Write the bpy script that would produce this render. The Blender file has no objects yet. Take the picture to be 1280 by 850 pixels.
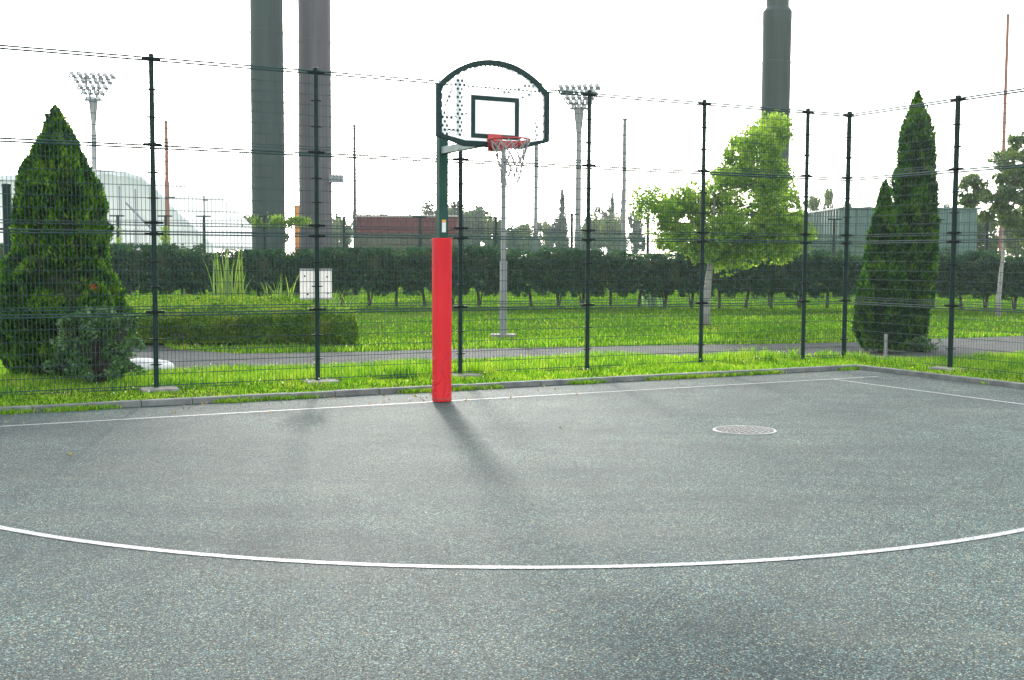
import bpy, bmesh, math, random
import numpy as np
from mathutils import Vector, Matrix, noise
from mathutils.geometry import delaunay_2d_cdt
random.seed(7)
RNG = np.random.default_rng(11)
sc = bpy.context.scene
COL = sc.collection
R = math.radians

# ------------------------------------------------------------------ camera model
FOC, CAMH, ROLL, HOR = 1469.0, 1.76, 0.0048, 323.7
PITCH = math.atan((425 - HOR) / FOC)
def _ray(px, py):
    u, v = px - 640, py - 425
    c, s = math.cos(-ROLL), math.sin(-ROLL)
    u, v = c*u - s*v, s*u + c*v
    return Vector((u, FOC*math.cos(PITCH) - v*math.sin(PITCH), -FOC*math.sin(PITCH) - v*math.cos(PITCH)))
def gnd(px, py, z=0.0):
    d = _ray(px, py); t = (z - CAMH) / d.z
    return Vector((d.x*t, d.y*t, z))
def far(px, py, Y):
    d = _ray(px, py); t = Y / d.y
    return Vector((d.x*t, Y, CAMH + d.z*t))

# ------------------------------------------------------------------ object helpers
def link(o, parent=None):
    COL.objects.link(o)
    if parent: o.parent = parent
    return o
def tag(o, label=None, cat=None, group=None, kind=None):
    if label: o['label'] = label
    if cat: o['category'] = cat
    if group: o['group'] = group
    if kind: o['kind'] = kind
    return o
def empty(name, loc=(0,0,0), rz=0.0):
    o = bpy.data.objects.new(name, None); o.location = loc; o.rotation_euler.z = rz
    o.empty_display_size = .2
    return link(o)
def copy_tree(o, parent=None):
    c = o.copy(); COL.objects.link(c)
    if parent: c.parent = parent
    for ch in list(o.children): copy_tree(ch, c)
    return c
def mesh_np(name, V, F, mat, parent=None, smooth=False, mats=None, midx=None):
    """V (n,3), F (m,k) with k 3 or 4"""
    V = np.asarray(V, np.float32); F = np.asarray(F, np.int32)
    me = bpy.data.meshes.new(name)
    me.vertices.add(len(V)); me.vertices.foreach_set('co', V.ravel())
    k = F.shape[1]
    me.loops.add(F.size); me.loops.foreach_set('vertex_index', F.ravel())
    me.polygons.add(len(F))
    me.polygons.foreach_set('loop_start', np.arange(0, F.size, k, dtype=np.int32))
    me.polygons.foreach_set('use_smooth', np.full(len(F), smooth))
    me.update(calc_edges=True); me.validate()
    me.materials.append(mat)
    return link(bpy.data.objects.new(name, me), parent)
class MB:
    """collects shapes for ONE mesh"""
    def __init__(s): s.v = []; s.f = []
    def add(s, V, F):
        b = len(s.v); s.v += [tuple(p) for p in V]; s.f += [tuple(i+b for i in f) for f in F]; return s
    def box(s, c, size, M=None):
        hx, hy, hz = [a/2 for a in size]
        V = [Vector((x*hx, y*hy, z*hz)) for z in (-1,1) for y in (-1,1) for x in (-1,1)]
        if M: V = [M @ p for p in V]
        V = [p + Vector(c) for p in V]
        return s.add(V, [(0,2,3,1),(4,5,7,6),(0,1,5,4),(2,6,7,3),(0,4,6,2),(1,3,7,5)])
    def bar(s, a, b, w, h=None, up=(0,0,1)):
        a, b = Vector(a), Vector(b); d = b - a; h = h or w
        z = d.normalized(); x = z.cross(Vector(up))
        if x.length < 1e-4: x = z.cross(Vector((0,1,0)))
        x.normalize(); y = x.cross(z)
        V = [p + x*i*w/2 + y*j*h/2 for p in (a, b) for i, j in ((-1,-1),(1,-1),(1,1),(-1,1))]
        return s.add(V, [(3,2,1,0),(4,5,6,7),(0,1,5,4),(1,2,6,5),(2,3,7,6),(3,0,4,7)])
    def tube(s, pts, rad, n=8, cap=True):
        pts = [Vector(p) for p in pts]
        if not hasattr(rad, '__len__'): rad = [rad]*len(pts)
        V = []; F = []
        ref = None
        for i, p in enumerate(pts):
            t = (pts[min(i+1, len(pts)-1)] - pts[max(i-1, 0)]).normalized()
            if ref is None:
                ref = t.cross(Vector((0,0,1)))
                if ref.length < 1e-3: ref = Vector((1,0,0))
            x = (ref - t*ref.dot(t)).normalized(); ref = x; y = t.cross(x)
            for k in range(n):
                a = 2*math.pi*k/n
                V.append(p + (x*math.cos(a) + y*math.sin(a))*rad[i])
        for i in range(len(pts)-1):
            for k in range(n):
                F.append((i*n+k, i*n+(k+1)%n, (i+1)*n+(k+1)%n, (i+1)*n+k))
        if cap:
            F.append(tuple(range(n))[::-1]); F.append(tuple(range((len(pts)-1)*n, len(pts)*n)))
        return s.add(V, F)
    def lathe(s, prof, n=24, c=(0,0,0)):
        V = []; F = []
        for r, z in prof:
            for k in range(n):
                a = 2*math.pi*k/n; V.append((c[0]+r*math.cos(a), c[1]+r*math.sin(a), c[2]+z))
        for i in range(len(prof)-1):
            for k in range(n): F.append((i*n+k, i*n+(k+1)%n, (i+1)*n+(k+1)%n, (i+1)*n+k))
        F.append(tuple(range(n))[::-1]); F.append(tuple(range((len(prof)-1)*n, len(prof)*n)))
        return s.add(V, F)
    def prism(s, poly, z0, z1):
        n = len(poly)
        V = [(p[0],p[1],z0) for p in poly] + [(p[0],p[1],z1) for p in poly]
        return s.add(V, [tuple(range(n))[::-1], tuple(range(n, 2*n))] + [(i,(i+1)%n,(i+1)%n+n,i+n) for i in range(n)])
    def build(s, name, mat, parent=None, smooth=False, bevel=0, autosmooth=False):
        me = bpy.data.meshes.new(name); me.from_pydata(s.v, [], s.f)
        bm = bmesh.new(); bm.from_mesh(me); bmesh.ops.recalc_face_normals(bm, faces=bm.faces)
        if bevel: bmesh.ops.bevel(bm, geom=list(bm.edges), offset=bevel, segments=2, affect='EDGES', profile=.5, clamp_overlap=True)
        bm.to_mesh(me); bm.free()
        me.materials.append(mat)
        if smooth:
            me.polygons.foreach_set('use_smooth', [True]*len(me.polygons))
            if autosmooth: me.set_sharp_from_angle(angle=R(35))
        return link(bpy.data.objects.new(name, me), parent)

# ------------------------------------------------------------------ materials
def new_mat(name):
    m = bpy.data.materials.new(name); m.use_nodes = True
    nt = m.node_tree; return m, nt, nt.nodes['Principled BSDF'], nt.nodes['Material Output']
def N(nt, t, **kw):
    n = nt.nodes.new(t)
    for k, v in kw.items():
        if k in n.inputs: n.inputs[k].default_value = v
        else: setattr(n, k, v)
    return n
def ramp(nt, fac, stops):
    r = nt.nodes.new('ShaderNodeValToRGB'); nt.links.new(fac, r.inputs[0])
    cr = r.color_ramp
    while len(cr.elements) < len(stops): cr.elements.new(.5)
    for e, (p, c) in zip(cr.elements, stops):
        e.position = p; e.color = (*c, 1) if len(c) == 3 else c
    return r.outputs[0]
def mixc(nt, fac, a, b, blend='MIX'):
    m = nt.nodes.new('ShaderNodeMix'); m.data_type = 'RGBA'; m.blend_type = blend
    for s, v in ((0, fac), (6, a), (7, b)):
        if isinstance(v, (int, float)): m.inputs[s].default_value = v
        elif isinstance(v, tuple): m.inputs[s].default_value = (*v, 1)
        else: nt.links.new(v, m.inputs[s])
    return m.outputs[2]
def coords(nt, scale=(1,1,1), kind='Object'):
    tc = nt.nodes.new('ShaderNodeTexCoord'); mp = nt.nodes.new('ShaderNodeMapping')
    mp.inputs['Scale'].default_value = scale; nt.links.new(tc.outputs[kind], mp.inputs[0]); return mp.outputs[0]
def noise_t(nt, vec, scale, detail=4, rough=.55):
    n = N(nt, 'ShaderNodeTexNoise', Scale=scale, Detail=detail, Roughness=rough); nt.links.new(vec, n.inputs['Vector']); return n.outputs[0]
def worn(name, c1, c2, scale=6, rough=.5, metal=0, bump=.1, stretch=(1,1,1), bs=40, spec=.5):
    m, nt, b, out = new_mat(name); v = coords(nt, stretch)
    n = noise_t(nt, v, scale, 6)
    nt.links.new(ramp(nt, n, [(.3, c1), (.7, c2)]), b.inputs['Base Color'])
    n2 = noise_t(nt, v, bs, 3)
    bp = N(nt, 'ShaderNodeBump', Strength=bump, Distance=.01); nt.links.new(n2, bp.inputs['Height']); nt.links.new(bp.outputs[0], b.inputs['Normal'])
    rr = nt.nodes.new('ShaderNodeMapRange'); nt.links.new(n2, rr.inputs[0]); rr.inputs[3].default_value = rough-.08; rr.inputs[4].default_value = rough+.12
    nt.links.new(rr.outputs[0], b.inputs['Roughness'])
    b.inputs['Metallic'].default_value = metal; b.inputs['Specular IOR Level'].default_value = spec
    return m
def leaf_mat(name, cols, trans=.45, gloss=.06, patch=1.5, clump=1.1):
    """cols: list of colours picked per leaf, slightly shifted in clumps by a noise"""
    m, nt, b, out = new_mat(name); nt.nodes.remove(b)
    g = nt.nodes.new('ShaderNodeNewGeometry')
    v = coords(nt); n = noise_t(nt, v, patch, 3)
    ad = N(nt, 'ShaderNodeMath', operation='MULTIPLY_ADD'); ad.inputs[1].default_value = .7
    nt.links.new(g.outputs['Random Per Island'], ad.inputs[0])
    mm = N(nt, 'ShaderNodeMath', operation='MULTIPLY_ADD'); mm.inputs[1].default_value = clump; mm.inputs[2].default_value = .15-clump*.5
    nt.links.new(n, mm.inputs[0]); nt.links.new(mm.outputs[0], ad.inputs[2])
    k = len(cols)
    c = ramp(nt, ad.outputs[0], [(.05 + .9*i/(k-1), cc) for i, cc in enumerate(cols)])
    d = nt.nodes.new('ShaderNodeBsdfDiffuse'); t = nt.nodes.new('ShaderNodeBsdfTranslucent'); gl = N(nt, 'ShaderNodeBsdfGlossy', Roughness=.45)
    gl.inputs[0].default_value = (.8,.85,.8,1)
    nt.links.new(c, d.inputs[0])
    tc = mixc(nt, 1.0, c, (1.35, 1.42, .55), 'MULTIPLY'); nt.links.new(tc, t.inputs[0])
    m1 = N(nt, 'ShaderNodeMixShader'); m1.inputs[0].default_value = trans
    nt.links.new(d.outputs[0], m1.inputs[1]); nt.links.new(t.outputs[0], m1.inputs[2])
    m2 = N(nt, 'ShaderNodeMixShader'); m2.inputs[0].default_value = gloss
    nt.links.new(m1.outputs[0], m2.inputs[1]); nt.links.new(gl.outputs[0], m2.inputs[2])
    nt.links.new(m2.outputs[0], out.inputs[0])
    return m

def asphalt_mat():
    m, nt, b, out = new_mat('asphalt'); v = coords(nt)
    vo = N(nt, 'ShaderNodeTexVoronoi', Scale=150.0); nt.links.new(v, vo.inputs['Vector'])
    sep = nt.nodes.new('ShaderNodeSeparateColor'); nt.links.new(vo.outputs['Color'], sep.inputs[0])
    stone = ramp(nt, sep.outputs[0], [(0, (.010,.014,.014)), (.36, (.045,.056,.055)), (.62, (.11,.13,.125)), (.86, (.27,.29,.27)), (1, (.80,.80,.70))])
    warm = ramp(nt, sep.outputs[1], [(0, (.22,.48,.52)), (.55, (.31,.51,.54)), (1, (1.0,.84,.58))])
    c = mixc(nt, 1.0, stone, warm, 'MULTIPLY')
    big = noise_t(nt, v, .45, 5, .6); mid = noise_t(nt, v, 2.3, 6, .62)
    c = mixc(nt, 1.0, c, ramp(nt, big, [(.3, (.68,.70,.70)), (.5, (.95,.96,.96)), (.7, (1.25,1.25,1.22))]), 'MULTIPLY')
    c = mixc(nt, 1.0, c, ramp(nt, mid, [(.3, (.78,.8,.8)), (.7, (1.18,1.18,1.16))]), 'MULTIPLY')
    # dusty, pale brown stains
    st = noise_t(nt, coords(nt, (.35, .8, 1)), 1.3, 5, .65)
    sf = ramp(nt, st, [(.55, (0,0,0)), (.75, (.4,.4,.4))])
    c = mixc(nt, sf, c, (.13,.125,.095))
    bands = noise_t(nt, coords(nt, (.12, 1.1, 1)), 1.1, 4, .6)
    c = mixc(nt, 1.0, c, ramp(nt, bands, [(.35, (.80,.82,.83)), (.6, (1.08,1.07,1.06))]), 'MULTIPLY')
    nt.links.new(c, b.inputs['Base Color'])
    hi = ramp(nt, vo.outputs['Distance'], [(0, (1,1,1)), (.75, (0,0,0))])
    hm = mixc(nt, .5, hi, sep.outputs[2])
    bp = N(nt, 'ShaderNodeBump', Strength=1.0, Distance=.006); nt.links.new(hm, bp.inputs['Height'])
    nt.links.new(bp.outputs[0], b.inputs['Normal'])
    rg = nt.nodes.new('ShaderNodeMapRange'); nt.links.new(sep.outputs[1], rg.inputs[0]); rg.inputs[3].default_value = .6; rg.inputs[4].default_value = .9; b.inputs['Specular IOR Level'].default_value = .27; b.inputs['Specular Tint'].default_value = (.74,.95,1.0,1)
    nt.links.new(rg.outputs[0], b.inputs['Roughness'])
    return m
def lawn_mat():
    m, nt, b, out = new_mat('lawn_soil'); v = coords(nt)
    n1 = noise_t(nt, v, .35, 6, .6); n2 = noise_t(nt, v, 9, 5, .7); n3 = noise_t(nt, coords(nt, (.5,1.6,1)), .9, 5, .6)
    c = ramp(nt, n2, [(.3, (.03,.075,.008)), (.5, (.06,.13,.014)), (.72, (.11,.19,.03))])
    c = mixc(nt, 1.0, c, ramp(nt, n1, [(.3, (.75,.85,.7)), (.7, (1.25,1.15,1.1))]), 'MULTIPLY')
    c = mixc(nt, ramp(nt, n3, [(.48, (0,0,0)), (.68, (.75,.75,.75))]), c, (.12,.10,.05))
    nt.links.new(c, b.inputs['Base Color']); b.inputs['Roughness'].default_value = 1; b.inputs['Specular IOR Level'].default_value = 0
    bp = N(nt, 'ShaderNodeBump', Strength=.8, Distance=.03); nt.links.new(n2, bp.inputs['Height']); nt.links.new(bp.outputs[0], b.inputs['Normal'])
    return m
def paint_mat():
    m, nt, b, out = new_mat('line_paint'); v = coords(nt)
    n = noise_t(nt, v, 48, 5, .75); n2 = noise_t(nt, v, 3, 4)
    c = ramp(nt, n, [(.40, (.10,.11,.11)), (.49, (.42,.43,.42)), (.7, (.60,.60,.59))])
    c = mixc(nt, 1.0, c, ramp(nt, n2, [(.3, (.85,.85,.85)), (.6, (1,1,1))]), 'MULTIPLY')
    nt.links.new(c, b.inputs['Base Color']); b.inputs['Roughness'].default_value = .6
    bp = N(nt, 'ShaderNodeBump', Strength=.5, Distance=.003); nt.links.new(n, bp.inputs['Height']); nt.links.new(bp.outputs[0], b.inputs['Normal'])
    return m
def corrugated(name, c, c2, axis_scale, rough=.5):
    m, nt, b, out = new_mat(name); v = coords(nt)
    n = noise_t(nt, coords(nt, (1,1,.25)), 1.2, 5)
    nt.links.new(ramp(nt, n, [(.3, c), (.7, c2)]), b.inputs['Base Color']); b.inputs['Roughness'].default_value = rough
    return m
M = {}
M['asphalt'] = asphalt_mat(); M['lawn'] = lawn_mat(); M['paint'] = paint_mat()
M['path'] = worn('path_asphalt', (.070,.074,.070), (.115,.12,.112), 2.2, .93, spec=.1, bump=.5, bs=90)
M['kerb'] = worn('kerb_concrete', (.09,.10,.095), (.21,.22,.20), 5, .85, bump=.6, bs=60)
M['concrete'] = worn('footing_concrete', (.17,.165,.14), (.28,.27,.24), 9, .9, bump=.6, bs=50)
M['fence'] = worn('fence_green_paint', (.004,.020,.016), (.008,.030,.025), 9, .5, bump=.05, spec=.15)
M['wire'] = worn('fence_wire', (.024,.055,.052), (.04,.08,.074), 9, .5, bump=.0, spec=.28)
M['clamp'] = worn('clamp_black_steel', (.004,.009,.009), (.008,.015,.014), 9, .55, bump=.05, spec=.12)
M['hoop_green'] = worn('stand_green_paint', (.008,.05,.036), (.014,.075,.054), 7, .5, bump=.05, spec=.2)
M['frame_green'] = worn('board_frame_paint', (.006,.026,.024), (.012,.04,.036), 7, .5, bump=.05, spec=.2)
M['arm'] = worn('galvanised_arm', (.16,.22,.20), (.26,.32,.30), 9, .45, metal=.3, bump=.1)
M['rim_red'] = worn('rim_red_paint', (.36,.02,.02), (.52,.045,.035), 12, .4, bump=.1)
M['net'] = worn('net_cord', (.22,.22,.21), (.36,.36,.34), 20, .8, bump=.1)
M['stem_green'] = worn('green_steel_column', (.009,.026,.021), (.024,.050,.042), .9, .6, bump=.25, stretch=(1.6,1.6,.12), bs=3)
M['stem_grey'] = worn('grey_steel_column', (.055,.052,.056), (.10,.092,.098), .9, .6, bump=.25, stretch=(1.6,1.6,.12), bs=3)
M['pole_grey'] = worn('weathered_pole', (.16,.17,.17), (.26,.27,.26), 1.5, .65, stretch=(1,1,.3), bump=.2)
M['pole_dark'] = worn('dark_pole', (.06,.065,.065), (.11,.11,.11), 1.5, .6, stretch=(1,1,.3), bump=.2)
M['pole_rust'] = worn('rusty_pole', (.23,.09,.06), (.36,.15,.09), 1.1, .7, stretch=(1,1,.3), bump=.2)
M['lamp_metal'] = worn('floodlight_metal', (.16,.18,.18), (.26,.28,.28), 2, .5, metal=.3)
M['glass'] = worn('floodlight_glass', (.35,.38,.38), (.5,.52,.52), 2, .15)
M['bark'] = worn('bark', (.09,.08,.065), (.19,.17,.145), 9, .9, bump=.9, stretch=(1,1,.3), bs=24)
M['bark_wrap'] = worn('wrapped_trunk', (.22,.215,.20), (.36,.35,.32), 6, .9, bump=.9, stretch=(1,1,2.2), bs=14)
M['bark_dark'] = worn('dark_bark', (.025,.022,.016), (.06,.052,.04), 9, .9, bump=.9, stretch=(1,1,.3), bs=24)
M['core'] = worn('shade_core', (.018,.030,.010), (.035,.052,.018), 8, .95, bump=.9, bs=20)  # dark colour of the solid cores added to block light in foliage
M['maroon'] = corrugated('maroon_sheet', (.11,.022,.024), (.16,.035,.034), 4)
M['roofwhite'] = worn('pale_roof', (.42,.38,.34), (.58,.52,.47), 1, .6)
M['shed_green'] = corrugated('green_sheet', (.05,.12,.095), (.08,.16,.13), 4)
m, nt, b, out = new_mat('white_membrane'); M['hallwhite'] = m
nt.links.new(ramp(nt, noise_t(nt, coords(nt, (1,1,.2)), .3, 5), [(.3, (.76,.79,.80)), (.7, (.84,.86,.87))]), b.inputs['Base Color'])
tr = nt.nodes.new('ShaderNodeBsdfTranslucent'); tr.inputs[0].default_value = (.9,.93,.94,1); ms = N(nt, 'ShaderNodeMixShader'); ms.inputs[0].default_value = .6
nt.links.new(b.outputs[0], ms.inputs[1]); nt.links.new(tr.outputs[0], ms.inputs[2]); nt.links.new(ms.outputs[0], out.inputs[0])
M['hallgrey'] = worn('grey_roofing', (.26,.29,.32), (.36,.39,.42), .3, .6)
M['orange'] = worn('orange_paint', (.55,.20,.03), (.68,.28,.05), 3, .6)
M['mound'] = worn('sunlit_patch_mound', (.70,.69,.66), (.84,.83,.80), 7, .85, bump=.8, bs=18)  # white of the sunlit ground patch, put into the colour
M['cover'] = worn('manhole_iron_pale', (.20,.21,.195), (.36,.36,.33), 14, .5, metal=.2, bump=.5)
M['cover_dark'] = worn('manhole_recess', (.06,.065,.06), (.13,.13,.12), 14, .8, bump=.5)
M['signback'] = worn('sign_frame_metal', (.25,.26,.26), (.4,.4,.4), 9, .5)
M['dry'] = leaf_mat('dry_leaf', [(.22,.12,.05), (.38,.24,.10), (.46,.36,.18)], .3)
# red pad: soft vinyl with creases
m, nt, b, out = new_mat('red_vinyl'); M['pad'] = m
v = coords(nt)
n = noise_t(nt, coords(nt, (1,1,.35)), 2.2, 4)
nt.links.new(ramp(nt, n, [(.3, (.60,.014,.022)), (.7, (.74,.026,.032))]), b.inputs['Base Color'])
b.inputs['Roughness'].default_value = .55; b.inputs['Specular IOR Level'].default_value = .2
scf = noise_t(nt, coords(nt, (1,1,.5)), 9, 6, .7)
base_c = b.inputs['Base Color'].links[0].from_socket
nt.links.new(mixc(nt, ramp(nt, scf, [(.56, (0,0,0)), (.74, (.5,.5,.5))]), base_c, (.42,.07,.06)), b.inputs['Base Color'])
wv = N(nt, 'ShaderNodeTexWave', Scale=2.0, Distortion=9.0, Detail=2.0); nt.links.new(coords(nt, (2,2,2.4)), wv.inputs['Vector'])
sx = nt.nodes.new('ShaderNodeSeparateXYZ'); tc = nt.nodes.new('ShaderNodeTexCoord'); nt.links.new(tc.outputs['Object'], sx.inputs[0])
mr = N(nt, 'ShaderNodeMapRange'); nt.links.new(sx.outputs[2], mr.inputs[0])
mr.inputs[1].default_value = .85; mr.inputs[2].default_value = .25; mr.inputs[3].default_value = .06; mr.inputs[4].default_value = 1
sharp = ramp(nt, wv.outputs[0], [(.72, (0,0,0)), (.95, (1,1,1))])
mu = mixc(nt, 1.0, sharp, mr.outputs[0], 'MULTIPLY')
bp = N(nt, 'ShaderNodeBump', Strength=1.0, Distance=.012); nt.links.new(mu, bp.inputs['Height']); nt.links.new(bp.outputs[0], b.inputs['Normal'])
# white translucent board
m, nt, b, out = new_mat('white_board'); M['board'] = m
b.inputs['Base Color'].default_value = (.82,.84,.84,1); b.inputs['Roughness'].default_value = .4
tr = nt.nodes.new('ShaderNodeBsdfTranslucent'); tr.inputs[0].default_value = (.93,.95,.95,1)
nn = noise_t(nt, coords(nt), 5, 5)
nt.links.new(ramp(nt, nn, [(.3, (.78,.80,.80)), (.7, (.86,.87,.87))]), b.inputs['Base Color'])
ms = N(nt, 'ShaderNodeMixShader'); ms.inputs[0].default_value = .5
nt.links.new(b.outputs[0], ms.inputs[1]); nt.links.new(tr.outputs[0], ms.inputs[2]); nt.links.new(ms.outputs[0], out.inputs[0])
# sign face: faded print
m, nt, b, out = new_mat('sign_face'); M['sign'] = m
n = noise_t(nt, coords(nt, (1,1,1)), 16, 2); 
nt.links.new(ramp(nt, n, [(.3, (.72,.66,.60)), (.45, (.80,.80,.77)), (.62, (.80,.81,.79)), (.75, (.55,.66,.68))]), b.inputs['Base Color'])
b.inputs['Roughness'].default_value = .4
tr = nt.nodes.new('ShaderNodeBsdfTranslucent'); tr.inputs[0].default_value = (.8,.8,.78,1)
ms = N(nt, 'ShaderNodeMixShader'); ms.inputs[0].default_value = .5
nt.links.new(b.outputs[0], ms.inputs[1]); nt.links.new(tr.outputs[0], ms.inputs[2]); nt.links.new(ms.outputs[0], out.inputs[0])
M['sticker_o'] = worn('sticker_orange', (.75,.35,.05), (.8,.42,.08), 9, .4)
M['sticker_w'] = worn('sticker_white', (.65,.66,.62), (.78,.78,.74), 30, .4)
# netting of the far court fence
m, nt, b, out = new_mat('green_netting'); M['netting'] = m
b.inputs['Base Color'].default_value = (.10,.17,.12,1); b.inputs['Roughness'].default_value = .9
tp = nt.nodes.new('ShaderNodeBsdfTransparent'); ms = N(nt, 'ShaderNodeMixShader'); ms.inputs[0].default_value = .4
nn = noise_t(nt, coords(nt), 2, 4)
nt.links.new(ramp(nt, nn, [(.3, (.07,.13,.09)), (.7, (.13,.20,.14))]), b.inputs['Base Color'])
nt.links.new(tp.outputs[0], ms.inputs[1]); nt.links.new(b.outputs[0], ms.inputs[2]); nt.links.new(ms.outputs[0], out.inputs[0])

M['grass'] = leaf_mat('grass_blades', [(.03,.12,.006), (.09,.25,.010), (.18,.37,.015), (.32,.48,.03), (.48,.52,.10)], .52, .02, 1.2)
M['lawn_blades'] = leaf_mat('mown_blades', [(.03,.085,.008), (.065,.165,.012), (.12,.25,.02), (.25,.34,.05)], .5, .0, .5, 1.4)
M['thuja'] = leaf_mat('thuja_leaf', [(.006,.028,.007), (.022,.085,.009), (.07,.19,.012), (.20,.33,.018)], .5, .02, 3.2, 2.4)  # strong clumps put lit edges and near-black interior into the leaf colour
M['cypress'] = leaf_mat('cypress_leaf', [(.005,.024,.008), (.016,.07,.012), (.055,.16,.014), (.15,.28,.02)], .48, .02, 3.4, 2.4)  # lit and shaded clumps painted into the leaf colour here too
M['shrub'] = leaf_mat('shrub_leaf', [(.018,.065,.012), (.04,.13,.022), (.085,.20,.035), (.17,.29,.08)], .35, .08, 2)
M['hedge'] = leaf_mat('hedge_leaf', [(.006,.028,.016), (.012,.055,.028), (.024,.085,.034), (.08,.17,.045)], .28, .03, 1.8, 1.6)
M['azalea'] = leaf_mat('azalea_leaf', [(.02,.07,.008), (.06,.16,.012), (.13,.27,.02), (.25,.36,.03), (.30,.30,.04)], .5, .02, 1.6, 1.3)
M['young'] = leaf_mat('young_tree_leaf', [(.06,.15,.02), (.15,.28,.035), (.27,.40,.06), (.42,.52,.12)], .55, .03, 1.6, 1.5)
M['grey_tree'] = leaf_mat('right_tree_leaf', [(.05,.09,.04), (.09,.15,.06), (.15,.22,.08), (.24,.32,.10)], .4, .06, .7)
M['far_a'] = leaf_mat('far_leaf_dark', [(.045,.085,.06), (.07,.12,.08), (.10,.16,.09)], .4, .03, .15)  # lightened and greyed: distance haze put into the leaf colour
M['far_b'] = leaf_mat('far_leaf_light', [(.08,.13,.05), (.14,.20,.07), (.20,.27,.09)], .4, .03, .15)
M['weed'] = leaf_mat('weed_leaf', [(.08,.15,.02), (.17,.27,.04), (.30,.38,.10)], .5, .06, 1)
M['pale_plant'] = leaf_mat('pale_plant_leaf', [(.12,.22,.18), (.20,.33,.27), (.3,.42,.35)], .4, .05, 1)
M['flower'] = leaf_mat('clover_flower', [(.62,.60,.35), (.75,.75,.62), (.8,.8,.75)], .3, .02, 1)
M['redflower'] = leaf_mat('red_flower', [(.5,.02,.02), (.6,.03,.03)], .3, .02, 1)

# ------------------------------------------------------------------ leaves
def rand_dirs(n):
    d = RNG.normal(size=(n,3)); return d/np.linalg.norm(d, axis=1)[:,None]
def leaves(name, P, size, mat, parent=None, aspect=.5, axis=None, jitter=1.0, smin=.6):
    """one folded diamond leaf per point; axis (n,3) = growing direction, mixed with randomness"""
    n = len(P); d = rand_dirs(n)
    a = d if axis is None else axis + jitter*d
    a = a/np.linalg.norm(a, axis=1)[:,None]
    b = np.cross(a, rand_dirs(n)); b /= np.linalg.norm(b, axis=1)[:,None]
    s = size*(smin + (1-smin)*2*RNG.random(n))[:,None]
    V = np.empty((n,4,3), np.float32)
    V[:,0] = P - a*s*.5; V[:,2] = P + a*s*.5
    mid = P + a*s*.05
    V[:,1] = mid + b*s*aspect*.5; V[:,3] = mid - b*s*aspect*.5
    F = np.arange(n*4).reshape(n,4)
    return mesh_np(name, V.reshape(-1,3), F, mat, parent)
def nz(p, s, off=0.0):
    return noise.noise(Vector((p[0]*s+off, p[1]*s+off*.7, p[2]*s-off)))
def prof_r(prof, z):
    zs = [p[0] for p in prof]; rs = [p[1] for p in prof]
    return np.interp(z, zs, rs)
def conifer(name, base, prof, n, mat, label, group=None, seed=1., leaf=.075, trunk=.06, lump=.16, wid=.92):
    """prof: list of (z, r) rising"""
    root = empty(name, base, random.uniform(0, 6.28)); tag(root, label, 'tree', group)
    H = prof[-1][0]
    # foliage points on the lumpy surface and below it
    zz = np.linspace(prof[0][0], H, 400); w = prof_r(prof, zz)+.03; cdf = np.cumsum(w)/w.sum()
    z = np.interp(RNG.random(n), cdf, zz); th = RNG.random(n)*2*math.pi
    base_r = prof_r(prof, z)
    lum = np.array([nz((math.cos(t)*1.2, math.sin(t)*1.2, zz_*1.1), 1.7, seed) + .55*nz((math.cos(t)*1.2, math.sin(t)*1.2, zz_*.9), 4.6, seed+9) for t, zz_ in zip(th, z)])
    kp = RNG.random(n) < np.clip(1.05 + 2.2*lum, .18, 1)
    z, th, base_r, lum = z[kp], th[kp], base_r[kp], lum[kp]; n = len(z)
    r = base_r*wid*(1 + lump*2.1*lum) * (1 - .30*RNG.random(n)**2.2)
    r = np.maximum(r + RNG.normal(0, .012, n), .0)
    P = np.stack([r*np.cos(th), r*np.sin(th), z + .10*lum], 1)
    ax = np.stack([np.cos(th)*.55, np.sin(th)*.55, np.full(n, .9)], 1)
    leaves('foliage', P, leaf, mat, root, .42, ax, .55, .5)
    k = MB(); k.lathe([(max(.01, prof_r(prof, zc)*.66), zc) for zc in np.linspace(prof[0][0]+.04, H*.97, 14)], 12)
    k.build('light_block_core', M['core'], root, True)  # solid dark body added to block light inside the crown
    t = MB(); t.tube([(0,0,-.05), (0,0,H*.55)], [trunk, trunk*.5], 8); t.build('trunk', M['bark'], root, True)
    return root
def limb_pts(a, b, bend, n=5):
    a, b = Vector(a), Vector(b); d = b-a
    return [a + d*t + Vector((nz(a + d*t, .9, 3.1), nz(a+d*t, .9, 7.7), 0))*bend*math.sin(math.pi*t) + Vector((0,0,1))*bend*.4*math.sin(math.pi*t) for t in [i/(n-1) for i in range(n)]]
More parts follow.
